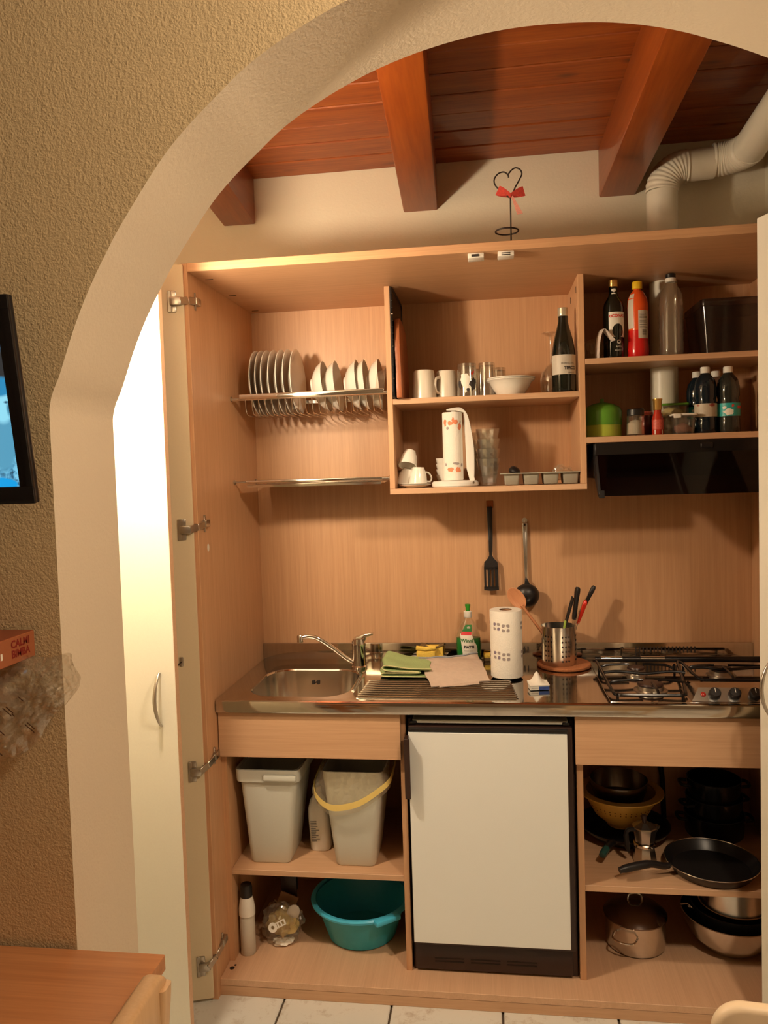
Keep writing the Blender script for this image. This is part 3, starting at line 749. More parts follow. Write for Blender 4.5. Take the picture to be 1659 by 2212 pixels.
# ================================================================ MIDDLE SHELF (z 1.839)
Z1 = 1.839
bt = T('baking_tray', 'thin black baking tray with a crimped rim against the left upright', 'tray', (0.563, 0.44, Z1))
O('sheet', prism([(y-0.44, z-Z1) for y, z in rrect(0.292, 0.590, Z1+0.001, 2.192, 0.02, 4)], -0.002, 0.001, 'x'), M_BLACKG, bt, smooth=0)
rimp = [(0.0, y-0.44, z-Z1) for y, z in rrect(0.290, 0.592, Z1+0.004, 2.194, 0.02, 4)]
O('rim', tube(rimp, 0.0042, 6, True), M_BLACK, bt)
for k in range(16):
    O('crimp', box(0.000, 0.0055, -0.1555, -0.147, 0.02+0.0205*k, 0.022+0.0205*k), M_CHROME if k % 5 == 2 else M_BLACKG, bt)
cb_ = prism([(y, z) for y, z in [(0.0, 0.0), (0.24, 0.0), (0.24, 0.20), (0.20, 0.245), (0.10, 0.262), (0.045, 0.262), (0.030, 0.255), (0.012, 0.22), (0.002, 0.16), (0.004, 0.09), (-0.003, 0.05)]], -0.009, 0.009, 'x', 0.003)
O('cutting_board', cb_, M_REDBOARD, None, (0.5815, 0.292, Z1), (0, -0.02, 0), label='reddish brown wooden cutting board leaning beside the black baking tray', cat='board')
mug_prof = [(0, 0), (0.0405, 0.0), (0.0405, 0.003), (0.039, 0.03), (0.0345, 0.088), (0.033, 0.094), (0.030, 0.096), (0, 0.096)]
m1 = T('mug', 'cream mug standing upside down beside the cutting board', 'mug', (0.654, 0.392, Z1), 2.2)
O('body', lathe(mug_prof, 36), M_CREAM, m1)
O('handle', tube(spline([(0.037, 0, 0.020), (0.055, 0, 0.024), (0.060, 0, 0.045), (0.055, 0, 0.066), (0.035, 0, 0.072)], 4), 0.0052, 8), M_CREAM, m1)
m2 = dup(m1, (0.728, 0.430, Z1), 'cream mug upside down with its handle turned to the left front', (0, 0, PI+0.9))
def tumbler(h, r0, r1, th=0.0022, seg=24, thick_bottom=0.008):
    return lathe([(0, 0), (r0, 0), (r0+(r1-r0)*0.4, h*0.4), (r1, h), (r1-th, h), (r0+(r1-r0)*0.4-th, h*0.4), (r0-th, thick_bottom), (0, thick_bottom)], seg)
def glass_inv(name, label, x, y, h, r, cow=False):
    g = T(name, label, 'glass', (x, y, Z1))
    O('vessel', xf(tumbler(h, r*0.93, r), tr(0, 0, h) @ rx(PI)), M_GLASS, g)
    return g
cg = glass_inv('tumbler', 'tumbler printed with a cow standing upside down beside the mugs', 0.797, 0.378, 0.108, 0.0335)
def spot(r, z, a, w_, h_, seed, n=14, rings=4, rough=0.5):
    bm = nb(); random.seed(seed)
    ks = [1-rough*0.5+rough*random.random() for i in range(n)]
    c = bm.verts.new((r*math.sin(a), -r*math.cos(a), z)); prev = None
    for q in range(1, rings+1):
        ring_ = []
        for i in range(n):
            t_ = 2*PI*i/n; k_ = ks[i]*q/rings; aa = a+w_*k_*math.cos(t_)/r
            ring_.append(bm.verts.new((r*math.sin(aa), -r*math.cos(aa), z+h_*k_*math.sin(t_))))
        for i in range(n):
            if prev is None: bm.faces.new((c, ring_[i], ring_[(i+1) % n]))
            else: bm.faces.new((prev[i], ring_[i], ring_[(i+1) % n], prev[(i+1) % n]))
        prev = ring_
    return bm
rr = 0.0342
O('white_print', join(spot(rr, 0.045, -0.05, 0.016, 0.028, 3), spot(rr, 0.058, -0.35, 0.010, 0.014, 5)), M_LABELW, cg)
bk_ = nb()
for z, a, w_, h_, sd in ((0.038, 0.62, 0.013, 0.017, 1), (0.050, 0.75, 0.008, 0.010, 2), (0.040, -0.70, 0.006, 0.016, 4), (0.022, 0.10, 0.005, 0.006, 6)):
    join(bk_, spot(rr+0.0004, z, a, w_, h_, sd))
O('black_print', bk_, M_INK, cg)
O('red_print', join(spot(rr+0.0005, 0.074, 0.55, 0.004, 0.005, 8), spot(rr+0.0005, 0.080, 0.70, 0.003, 0.003, 9)), M_RED, cg)
glass_inv('tumbler', 'plain tumbler upside down between the cow glass and the bowl', 0.862, 0.408, 0.112, 0.0290)
glass_inv('tumbler', 'small tumbler upside down behind the cow glass', 0.832, 0.468, 0.100, 0.0270)
glass_inv('tumbler', 'small tumbler upside down behind the white bowl', 0.901, 0.470, 0.102, 0.0270)
sp_prof = [(0, 0), (0.042, 0), (0.044, 0.003), (0.060, 0.025), (0.068, 0.042), (0.0785, 0.049), (0.079, 0.051), (0.077, 0.052), (0.066, 0.0455), (0.057, 0.028), (0.040, 0.006), (0, 0.005)]
O('soup_bowl', lathe(sp_prof, 44), M_WHITE, None, (0.938, 0.388, Z1), label='lower white rimmed bowl of the pair in front of the glasses', cat='bowl', group='soup bowls on the shelf')
O('soup_bowl', lathe(sp_prof, 44), M_WHITE, None, (0.9395, 0.389, Z1+0.0058), label='upper white rimmed bowl nested in the bowl before the glasses', cat='bowl', group='soup bowls on the shelf')
# wine bottle
wb = T('wine_bottle', 'dark wine bottle with a grey label at the right end of the shelf', 'bottle', (1.1085, 0.372, Z1))
O('glass_body', lathe([(0, 0), (0.036, 0), (0.0385, 0.004), (0.0388, 0.10), (0.0375, 0.128), (0.031, 0.165), (0.022, 0.200), (0.0155, 0.226), (0.0145, 0.262), (0, 0.262)], 36), M_WINE, wb)
O('cap', lathe([(0.0152, 0.244), (0.0165, 0.246), (0.0162, 0.252), (0.0162, 0.2695), (0.015, 0.271), (0, 0.271)], 28), M_CAPW, wb)
lb = O('label', cyl_patch(0.0392, 0.056, 0.118, -1.25, 1.2, 16), M_LABELG, wb, label='grey paper label')
O('title', wrap(text('TIPICO', 0.013, bold=0.0006), 0.0395, 0.075, 0.45), M_INK, lb)
O('fine_print', wrap(text('BIANCO', 0.006), 0.0395, 0.060, 0.55), M_INK, lb)
O('line_print', wrap(text('MONTELVINI', 0.0075), 0.0395, 0.090, 0.25), M_INK, lb)
wg = T('wine_glass', 'clear wine glass standing upside down behind the wine bottle', 'glass', (1.076, 0.468, Z1))
O('bowl', lathe([(0.031, 0), (0.0365, 0.030), (0.0375, 0.055), (0.032, 0.080), (0.018, 0.098), (0.0045, 0.108), (0, 0.108), (0, 0.106), (0.0165, 0.096), (0.0305, 0.079), (0.0361, 0.055), (0.0351, 0.030), (0.0298, 0)], 32), M_GLASS, wg)
O('stem', lathe([(0.0045, 0.107), (0.0033, 0.13), (0.0033, 0.185), (0.006, 0.198), (0.031, 0.208), (0.031, 0.2095), (0, 0.211)], 28), M_GLASS, wg)

# ================================================================ LOWER SHELF (z 1.545)
Z0 = 1.545
sc_prof = [(0, 0), (0.030, 0), (0.032, 0.002), (0.054, 0.010), (0.0545, 0.0115), (0.032, 0.005), (0, 0.004)]
O('saucer', lathe(sc_prof, 36), M_WHITE, None, (0.614, 0.392, Z0), label='lower white saucer under the espresso cups', cat='saucer', group='saucers under the cups')
O('saucer', lathe(sc_prof, 36), M_WHITE, None, (0.6145, 0.392, Z0+0.0046), label='upper white saucer under the espresso cups', cat='saucer', group='saucers under the cups')
cup_prof = [(0, 0), (0.019, 0), (0.020, 0.004), (0.027, 0.022), (0.031, 0.056), (0.0295, 0.056), (0.0255, 0.023), (0.018, 0.006), (0, 0.005)]
ec = None
for loc, rot, nm in (((0.628, 0.385, Z0+0.069), (PI, 0.05, 0.4), 'espresso cup upside down on the saucers'),
                     ((0.600, 0.402, Z0+0.122), (PI+0.5, 0.15, 2.6), 'espresso cup tipped on its side on top of the other cups'),
                     ((0.594, 0.405, Z0+0.068), (PI, -0.35, 2.4), 'espresso cup tilted at the left of the saucers')):
    if ec is None:
        ec = T('espresso_cup', 'white '+nm, 'cup', loc, group='espresso cups', rot=rot)
        O('body', lathe(cup_prof, 30), M_WHITE, ec)
        O('handle', tube(spline([(0.028, 0, 0.046), (0.042, 0, 0.046), (0.046, 0, 0.034), (0.038, 0, 0.020), (0.025, 0, 0.015)], 4), 0.003, 7), M_WHITE, ec)
    else: dup(ec, loc, 'white '+nm, rot)
sb_prof = [(0, 0), (0.022, 0), (0.024, 0.003), (0.037, 0.020), (0.042, 0.042), (0.0405, 0.042), (0.035, 0.021), (0.022, 0.006), (0, 0.005)]
for k, nm in enumerate(('lowest', 'second lowest', 'second highest', 'topmost')):
    O('dip_bowl', lathe(sb_prof, 32), M_WHITE, None, (0.722, 0.475, Z0+0.0185*k), label=nm+' small white bowl of the stack behind the paper roll', cat='bowl', group='small bowl stack')
ph = T('paper_towel_holder', 'white plastic paper towel holder with a round base and arched arm', 'holder', (0.748, 0.400, Z0))
O('base', lathe([(0, 0), (0.074, 0), (0.078, 0.004), (0.078, 0.014), (0.072, 0.020), (0.02, 0.022), (0, 0.022)], 40), M_WPLAST, ph)
O('spindle', lathe([(0, 0.02), (0.008, 0.02), (0.008, 0.255), (0, 0.255)], 14), M_WPLAST, ph)
arm = spline([(-0.022, 0, 0.258), (0.000, 0, 0.262), (0.026, 0, 0.262), (0.046, 0, 0.240), (0.058, 0, 0.190), (0.066, 0, 0.125), (0.066, 0, 0.060), (0.064, 0, 0.018)], 5)
inner_ = [(0.050, 0.018), (0.040, 0.06), (0.0375, 0.16), (0.0365, 0.245), (0.010, 0.2525), (-0.022, 0.2535)]
O('arm', prism([(p.x, p.z) for p in arm]+inner_, -0.018, 0.016, 'y', 0.002), M_WPLAST, ph, smooth=40)
O('rivet', xf(lathe([(0, 0), (0.004, 0), (0.004, 0.002), (0, 0.002)], 12), tr(0.062, -0.0485, 0.014) @ rz(0.9) @ rx(PI/2)), M_NICKEL, ph)
pr_ = T('paper_towel_roll', 'paper towel roll with red fruit print on the white holder', 'paper roll', (0.7435, 0.400, Z0+0.0225))
O('paper', lathe([(0.0095, 0), (0.032, 0), (0.033, 0.003), (0.033, 0.222), (0.031, 0.225), (0.0095, 0.225)], 36), M_PAPER, pr_)
op, dk = nb(), nb()
for z, a, w_, h_, sd, tgt in ((0.190, -0.75, 0.006, 0.012, 1, op), (0.188, -0.15, 0.009, 0.007, 2, op), (0.198, 0.12, 0.004, 0.010, 3, op), (0.192, 0.40, 0.009, 0.009, 4, op), (0.176, 0.85, 0.008, 0.010, 5, op),
                              (0.036, -0.25, 0.010, 0.008, 6, op), (0.034, 0.55, 0.011, 0.010, 7, op), (0.172, -0.45, 0.005, 0.005, 8, dk), (0.052, -0.75, 0.004, 0.006, 9, dk), (0.055, 0.35, 0.012, 0.004, 10, dk), (0.050, 1.05, 0.005, 0.006, 11, dk), (0.190, 0.95, 0.003, 0.008, 12, dk)):
    join(tgt, spot(0.0335, z, a, w_, h_, sd))
O('fruit_print', op, M_ORANGEP, pr_); O('leaf_print', dk, M_GREY, pr_)
# faceted tumblers, stacked in two columns
def faceted(h=0.090, r0=0.0255, r1=0.041, seg=18):
    prof = [(r0-0.002, 0), (r0, 0.003), (r0+0.006, h*0.45), (r0+0.0085, h*0.62), (r1-0.001, h*0.95), (r1, h), (r1-0.0024, h), (r0+0.006, h*0.62), (r0+0.0028, h*0.45), (r0-0.003, 0.012), (0, 0.010)]
    bm = lathe([(0, 0)]+prof, seg)
    for v in bm.verts:
        z = v.co.z; r = math.hypot(v.co.x, v.co.y)
        if 0.004 < z < h*0.6 and r > r0: 
            a = math.atan2(v.co.y, v.co.x); k = 1-0.13*(0.5+0.5*math.cos(9*a)); v.co.x *= k; v.co.y *= k
    return bm
ft = None
stk = [('front stack', 0.8605, 0.425, z, i) for i, z in enumerate((0, 0.033, 0.066, 0.100))]+[('rear stack', 0.838, 0.512, z, i) for i, z in enumerate((0, 0.033, 0.066, 0.094))]
ords = ('bottom', 'second', 'third', 'top')
for nm, x, y, z, i in stk:
    lbl = f'{ords[i]} faceted tumbler from below of the {nm} beside the paper roll' if 0 < i < 3 else f'{ords[i]} faceted tumbler of the {nm} beside the paper roll'
    if ft is None: ft = O('faceted_tumbler', faceted(), M_GLASS, None, (x, y, Z0+z), smooth=12, label=lbl, cat='glass', group='stacked faceted tumblers')
    else:
        q = ft.copy(); C.objects.link(q); q.location = (x, y, Z0+z); q['label'] = lbl
# four-cup baking tin
mt = T('loaf_tin', 'grey baking tin with four cups on the lower shelf', 'baking tin', (1.028, 0.395, Z0))
rim = nb(); join(rim, box(-0.131, 0.131, -0.062, -0.052, 0.037, 0.0405, 0.001, 1)); join(rim, box(-0.131, 0.131, 0.052, 0.062, 0.037, 0.0405, 0.001, 1))
for k in range(5): join(rim, box(-0.131+0.0625*k, -0.131+0.0625*k+0.012, -0.055, 0.055, 0.037, 0.0405, 0.001, 1))
O('rim', rim, M_PANGREY, mt, smooth=30)
for k in range(4):
    cx_ = -0.0937+0.0625*k
    lo = [[(cx_+x*s, y*s, z) for x, y in rrect(-0.0255, 0.0255, -0.052, 0.052, 0.006, 3)] for s, z in ((1.0, 0.0395), (0.86, 0.004), (0.80, 0.0015), (0.78, 0.0028), (0.84, 0.006), (0.975, 0.0395))]
    O('cup', loft(lo, False, False) if False else loft(lo[:3]+[[(cx_+x*0.3, y*0.3, 0.0015) for x, y in rrect(-0.0255, 0.0255, -0.052, 0.052, 0.006, 3)]], False, True), M_PANGREY, mt, smooth=40)
O('melon_spoon', xf(blob(0.020, 0.030, 0.016, 3, 0.10, 2), tr(0, 0, 0)), M_BLACK, None, (0.945, 0.392, Z0+0.046), (0.2, 0.5, 0.2), label='black plastic scoop lying in the left cup of the baking tin', cat='scoop')
O('plastic_wrapper', blob(0.030, 0.030, 0.024, 7, 0.55, 3, 2.6), M_FILM, None, (1.100, 0.400, Z0+0.036), smooth=20, label='crumpled clear wrapper lying in the baking tin', cat='wrapper')

# ================================================================ RIGHT TOP SHELF (z 1.939)
Z2 = 1.939
vb = T('vinegar_bottle', 'dark vinegar bottle with white and red label at the shelf left', 'bottle', (1.271, 0.402, Z2))
O('glass_body', lathe([(0, 0), (0.031, 0), (0.0325, 0.004), (0.0325, 0.165), (0.029, 0.182), (0.016, 0.203), (0.0128, 0.214), (0.0128, 0.245), (0, 0.245)], 32), M_WINE, vb)
O('cap', lathe([(0.0135, 0.234), (0.0145, 0.236), (0.0145, 0.2545), (0.013, 0.256), (0, 0.256)], 24), M_GOLD, vb)
vl = O('label', cyl_patch(0.0330, 0.070, 0.150, -0.62, 1.10, 14), M_LABELW, vb, label='white paper label')
O('brand_name', wrap(text('CONAD', 0.0125, bold=0.0005), 0.0334, 0.137, 0.38), M_RED, vl)
O('flower_mark', xf(lathe([(0.0022, 0), (0.0048, 0), (0.0048, 0.0004), (0.0022, 0.0004)], 6), rz(-0.42) @ tr(0, -0.0334, 0.137) @ rx(PI/2)), M_RED, vl)
O('fruit_picture', spot(0.0334, 0.090, 0.28, 0.0185, 0.0225, 1, 24, 6, 0.0), M_WINE, vl)
O('seal', wrap(lathe([(0.003, 0), (0.0065, 0), (0.0065, 0.0001), (0.003, 0.0001)], 18), 0.0333, 0.055, 0.35), M_LABELW, vb)
O('lower_print', join(wrap(text('ACETO', 0.006), 0.0333, 0.040, 0.35), wrap(text('BALSAMICO', 0.005), 0.0333, 0.028, 0.35)), M_LABELW, vb)
O('neck_ribbon', join(xf(spot(0.0134, 0.222, 0.1, 0.008, 0.006, 4), Matrix.Identity(4)), spot(0.0140, 0.208, -0.1, 0.008, 0.005, 5)), M_LABELW, vb)
ob = T('squash_bottle', 'orange red drink bottle with a yellow cap', 'bottle', (1.346, 0.402, Z2))
obp = [(0, 0), (0.030, 0), (0.033, 0.006), (0.034, 0.030), (0.032, 0.055), (0.031, 0.090), (0.033, 0.130), (0.0335, 0.165), (0.030, 0.190), (0.022, 0.208), (0.0125, 0.219), (0.0125, 0.226)]
O('body', lathe(obp[:6]+[(0.031, 0.091)], 32), M_REDB, ob); O('upper_body', lathe(obp[5:]+[(0, 0.226)], 32), M_ORB, ob)
O('cap', lathe([(0.014, 0.222), (0.0158, 0.224), (0.0158, 0.244), (0.0145, 0.246), (0, 0.246)], 20), M_YCAP, ob)
ol = O('label', cyl_patch(0.0338, 0.062, 0.150, -0.12, 0.98, 10), M_LABELG, ob, label='small printed paper label')
bars = nb(); random.seed(4)
for r0, r1 in ((0.096, 0.0985), (0.104, 0.1055)): join(bars, cyl_patch(0.0341, r0, r1, 0.0, 0.85, 8))
z = 0.072
while z < 0.090:
    t_ = 0.0006+0.0012*random.random(); join(bars, cyl_patch(0.0341, z, z+t_, 0.25, 0.70, 5)); z += t_+0.0009
for q in (0.112, 0.1165, 0.121, 0.1255, 0.130, 0.1345, 0.139): join(bars, cyl_patch(0.0341, q, q+0.0012, 0.0, 0.85-0.2*random.random(), 6))
O('print', bars, M_INK, ol)
O('side_label', cyl_patch(0.0342, 0.095, 0.205, -1.25, -0.55, 8, 10, lambda z: 0.0005+next((a[0]+(b[0]-a[0])*(z-a[1])/(b[1]-a[1]) for a, b in zip(obp[1:-1], obp[2:]) if a[1] <= z <= b[1]), 0.034)), M_LABELG, ob)
cbt = T('clear_bottle', 'empty clear plastic bottle with white neck ring before the duct', 'bottle', (1.4455, 0.385, Z2))
prof = [(0, 0), (0.031, 0), (0.0345, 0.006)]
for k in range(9):
    z = 0.02+0.018*k; prof += [(0.0375, z), (0.0355, z+0.009)]
prof += [(0.036, 0.185), (0.030, 0.205), (0.018, 0.226), (0.0125, 0.236), (0.0125, 0.245)]
O('body', lathe(prof, 32), M_PET, cbt)
O('neck_ring', lathe([(0.013, 0.234), (0.0165, 0.236), (0.0165, 0.246), (0.013, 0.248)], 22), M_WPLAST, cbt)
O('cap', lathe([(0.0155, 0.247), (0.0155, 0.2585), (0.014, 0.260), (0, 0.260)], 20), M_BLACK, cbt)
sbx = T('storage_box', 'dark translucent plastic storage box at the right end of the shelf', 'box', (1.640, 0.44, Z2))
def frus(x0, x1, y0, y1, z0, z1, e): return loft([[(x*e+(x0+x1)/2*(1-e), y*e+(y0+y1)/2*(1-e), z0) for x, y in rrect(x0, x1, y0, y1, 0.015, 3)], [(x, y, z1) for x, y in rrect(x0, x1, y0, y1, 0.015, 3)]], True, False)
O('tub', frus(-0.112, 0.112, -0.10, 0.12, 0.0, 0.145, 0.88), M_SMOKEBOX, sbx)
O('lid', prism(rrect(-0.114, 0.114, -0.102, 0.122, 0.015, 3), 0.145, 0.168, 'z', 0.003), M_SMOKEBOX, sbx)
O('snack_bag', blob(0.030, 0.045, 0.042, 11, 0.40, 3, 2.0, True), M_FILM, None, (1.208, 0.41, Z2+0.032), smooth=20, label='crumpled clear snack bag left of the vinegar bottle', cat='bag')
ct = grid(lambda u, v: Vector((-0.006+0.052*v*v-0.01*u, -0.01+0.025*u, 0.002+0.10*math.sin(min(v, 0.75)/0.75*PI/2)-0.075*max(0, v-0.55)**1.2*1.6)), 4, 14, 0.0008)
O('wrapper_strip', ct, plain('red_white_wrapper', (0.66, 0.55, 0.48), 0.35, noise_amt=0.45, bscale=80), None, (1.222, 0.352, Z2), label='curled white and red wrapper strip leaning at the vinegar bottle', cat='wrapper')

# ================================================================ RIGHT SECOND SHELF (z 1.692)
Z3 = 1.692
gp = T('lidded_tub', 'green plastic tub with a domed lid and knob', 'tub', (1.234, 0.425, Z3))
O('tub', lathe([(0, 0), (0.056, 0), (0.060, 0.004), (0.060, 0.050), (0.061, 0.072)], 40), M_GREENLIT, gp)
O('lid', lathe([(0.0625, 0.040), (0.0625, 0.084), (0.055, 0.098), (0.035, 0.109), (0.010, 0.115), (0, 0.115)], 40), M_GREENPOT, gp)
O('knob', lathe([(0, 0.113), (0.006, 0.113), (0.0065, 0.126), (0, 0.128)], 14), M_GREENPOT, gp)
O('folded_bag', blob(0.062, 0.03, 0.05, 5, 0.25, 3, 2.5, True), M_FILM, None, (1.25, 0.54, Z3+0.0375), smooth=20, label='crumpled clear bag behind the green lidded tub', cat='bag')
sj = T('salt_jar', 'glass salt jar with a black lid beside the green tub', 'jar', (1.330, 0.372, Z3))
O('jar', lathe([(0, 0), (0.0285, 0), (0.0290, 0.003), (0.0275, 0.062), (0.0245, 0.068), (0.0230, 0.068), (0.0260, 0.061), (0.0272, 0.005), (0, 0.004)], 12), M_GLASS, sj, smooth=20)
O('salt', lathe([(0, 0.0045), (0.0262, 0.0055), (0.0252, 0.040), (0.012, 0.050), (0, 0.047)], 20), M_SALT, sj)
O('lid', lathe([(0.0245, 0.064), (0.0265, 0.066), (0.0265, 0.083), (0.024, 0.086), (0, 0.086)], 28), M_BLACK, sj)
rj = T('red_lid_jar', 'small jar with a red and white lid behind the salt jar', 'jar', (1.372, 0.455, Z3))
O('jar', lathe([(0, 0), (0.026, 0), (0.028, 0.004), (0.028, 0.068), (0, 0.068)], 24), plain('dark_jam', (0.10, 0.02, 0.015), 0.15), rj)
O('lid', lathe([(0, 0.068), (0.029, 0.068), (0.029, 0.078), (0.027, 0.080), (0, 0.080)], 24), plain('red_white_lid', (0.55, 0.10, 0.08), 0.4, noise_amt=0.6, bscale=300), rj)
kb = T('sauce_bottle', 'small red sauce bottle with a gold cap', 'bottle', (1.397, 0.368, Z3))
O('body', lathe([(0, 0), (0.0165, 0), (0.018, 0.003), (0.018, 0.050), (0.0115, 0.070), (0.0110, 0.084), (0, 0.084)], 24), M_SAUCE, kb)
O('cap', lathe([(0.0125, 0.079), (0.0135, 0.081), (0.0135, 0.108), (0.0150, 0.110), (0.0150, 0.115), (0, 0.115)], 24), M_GOLD, kb)
kl = O('label', cyl_patch(0.0184, 0.018, 0.048, -1.1, 1.1, 10), plain('red_label', (0.55, 0.10, 0.07), 0.45, noise_amt=0.5, bscale=220), kb)
O('foot_print', join(cyl_patch(0.0185, 0.002, 0.017, -0.75, -0.55, 2), cyl_patch(0.0185, 0.002, 0.017, 0.55, 0.75, 2)), M_LABELW, kb)
fb = T('food_box', 'clear food box with a green lid and pasta behind the sauce bottle', 'container', (1.462, 0.455, Z3))
O('tub', frus(-0.046, 0.046, -0.042, 0.014, 0.0, 0.096, 0.9), M_PET, fb)
O('pasta', blob(0.036, 0.020, 0.020, 2, 0.3, 3, 4, True), M_PASTA, fb, (0, -0.014, 0.072))
O('lid', prism(rrect(-0.048, 0.048, -0.044, 0.016, 0.012, 3), 0.096, 0.103, 'z', 0.002), M_GREENPOT, fb)
fb2 = T('food_box', 'small clear food box with a pale clip lid left of the water bottles', 'container', (1.474, 0.365, Z3))
O('tub', frus(-0.035, 0.035, -0.030, 0.040, 0.0, 0.058, 0.86), M_PET, fb2)
O('filling', blob(0.028, 0.028, 0.018, 6, 0.2, 2, 3, True), plain('brown_filling', (0.22, 0.09, 0.06), 0.7), fb2, (0, 0.005, 0.0165))
O('lid', prism(rrect(-0.038, 0.038, -0.033, 0.043, 0.008, 3), 0.058, 0.064, 'z', 0.0015), M_WPLAST, fb2)
O('clip', box(-0.036, -0.014, -0.036, -0.032, 0.050, 0.063, 0.001, 1), M_WPLAST, fb2)
def water(label, x, y, body, lab, h=0.210, r=0.0345, capm=M_WPLAST):
    g = T('water_bottle', label, 'bottle', (x, y, Z3), group='small water bottles')
    k = h/0.210
    O('body', lathe([(0, 0), (r*0.9, 0), (r, 0.006), (r, 0.040*k), (r*0.95, 0.046*k), (r, 0.052*k), (r, 0.095*k), (r*0.88, 0.106*k), (r*0.98, 0.118*k), (r*0.99, 0.145*k), (r*0.85, 0.168*k), (r*0.5, 0.184*k), (0.0125, 0.190*k), (0.0125, 0.196*k), (0, 0.196*k)], 32), body, g)
    O('cap', lathe([(0.0135, 0.190*k), (0.0145, 0.191*k), (0.0145, 0.207*k), (0.013, h), (0, h)], 22), capm, g)
    if lab: 
        q = O('label', cyl_patch(r+0.0004, 0.052*k, 0.093*k, -1.5, 1.5, 16), lab, g)
        if lab == M_TQL:
            O('label_print', join(spot(r+0.0007, 0.065, -0.25, 0.016, 0.010, 3), spot(r+0.0007, 0.078, -0.6, 0.006, 0.004, 8)), M_LABELW, q)
            O('label_mark', join(spot(r+0.0009, 0.083, 0.1, 0.004, 0.004, 5), cyl_patch(r+0.0008, 0.074, 0.083, 0.55, 1.2, 5)), M_RED, q)
        else:
            O('label_mark', join(spot(r+0.0007, 0.088, 0.35, 0.010, 0.005, 3), spot(r+0.0007, 0.088, -0.9, 0.004, 0.003, 2)), plain('dull_red_print', (0.30, 0.06, 0.04), 0.5), q)
    return g
M_PALEL = plain('beige_label', (0.48, 0.42, 0.32), 0.5, noise_amt=0.2, bscale=90)
water('dark blue water bottle with a beige label in front of another', 1.5475, 0.385, M_BLUEB, M_PALEL)
water('smoky grey water bottle with a turquoise label', 1.6165, 0.385, M_GREYB, M_TQL, 0.208)
water('dark blue water bottle half hidden behind the beige labelled one', 1.545, 0.475, M_BLUEB, M_TQL, 0.206, 0.033)
water('clear water bottle standing behind the turquoise labelled one', 1.605, 0.478, M_PET, None, 0.206, 0.033)

# ================================================================ COOKER HOOD AND DUCT
hood = T('cooker_hood', 'black cooker hood with a smoked glass visor under the shelf', 'hood', (1.46, 0.45, 1.50))
O('housing', box(1.192, 1.754, 0.335, 0.612, 1.560, 1.6725, 0.004, 2), M_BLACKG, hood, world=True)
O('control_band', box(1.196, 1.754, 0.322, 0.337, 1.630, 1.6715, 0.002, 1), M_BLACKG, hood, world=True)
sw = O('switch', box(1.515, 1.552, 0.318, 0.324, 1.645, 1.662, 0.002, 1), M_BLACK, hood, world=True)
O('indicator', box(1.742, 1.752, 0.319, 0.323, 1.648, 1.660, 0.001, 1), M_GREY, hood, world=True)
side = [(0.330, 1.632), (0.330, 1.560), (0.262, 1.505), (0.246, 1.512), (0.312, 1.632)]
O('visor_end', prism(side, 1.194, 1.201, 'x'), M_BLACK, hood, world=True)
O('visor_end', prism(side, 1.747, 1.754, 'x'), M_BLACK, hood, world=True)
O('visor_glass', prism([(0.313, 1.634), (0.318, 1.634), (0.256, 1.506), (0.250, 1.506)], 1.202, 1.746, 'x'), M_SMOKE, hood, world=True)
O('visor_bar', box(1.196, 1.212, 0.246, 0.262, 1.500, 1.524, 0.001, 1), M_BLACK, hood, world=True)
duct = T('vent_duct', 'white ventilation duct pipe rising from the hood to the ceiling', 'duct', (1.452, 0.520, 1.6925))
RD = 0.0495
O('lower_pipe', tube([(1.452, 0.520, 1.6925), (1.452, 0.520, 1.9205)], RD*0.9, 32), M_DUCT, duct, world=True)
O('lower_pipe', tube([(1.452, 0.520, 1.9395), (1.452, 0.520, 2.2035)], RD*0.9, 32), M_DUCT, duct, world=True)
O('upper_pipe', tube([(1.452, 0.520, 2.2295), (1.452, 0.520, 2.500)], RD, 32), M_DUCT, duct, world=True)
def ribbed(path, r, amp=0.0028, per=6):
    P = spline(path, 30); return tube(P, [r+amp*(0.5-0.5*math.cos(2*PI*i/per)) for i in range(len(P))], 32)
def arc(c, a, b, r, n=8):
    return [Vector(c)+Vector(a)*r*math.cos(PI/2*i/n)+Vector(b)*r*math.sin(PI/2*i/n) for i in range(n+1)]
O('ribbed_elbow', tube(sum([[p] for p in spline(arc((1.530, 0.520, 2.500), (-1, 0, 0), (0, 0, 1), 0.078), 8)], []), [RD+0.0015+0.0026*(0.5-0.5*math.cos(2*PI*i/6)) for i in range(65)], 32), M_DUCT, duct, world=True)
O('middle_pipe', tube([(1.528, 0.520, 2.578), (1.615, 0.520, 2.582)], RD, 32), M_DUCT, duct, world=True)
O('ribbed_elbow', tube(spline(arc((1.612, 0.430, 2.590), (0, 1, 0), (1, 0, 0), 0.09), 8), [RD+0.0015+0.0026*(0.5-0.5*math.cos(2*PI*i/6)) for i in range(65)], 32), M_DUCT, duct, world=True)
O('end_pipe', tube([(1.702, 0.436, 2.590), (1.722, 0.10, 2.640), (1.740, -0.30, 2.668)], RD+0.002, 32), M_DUCT, duct, world=True)

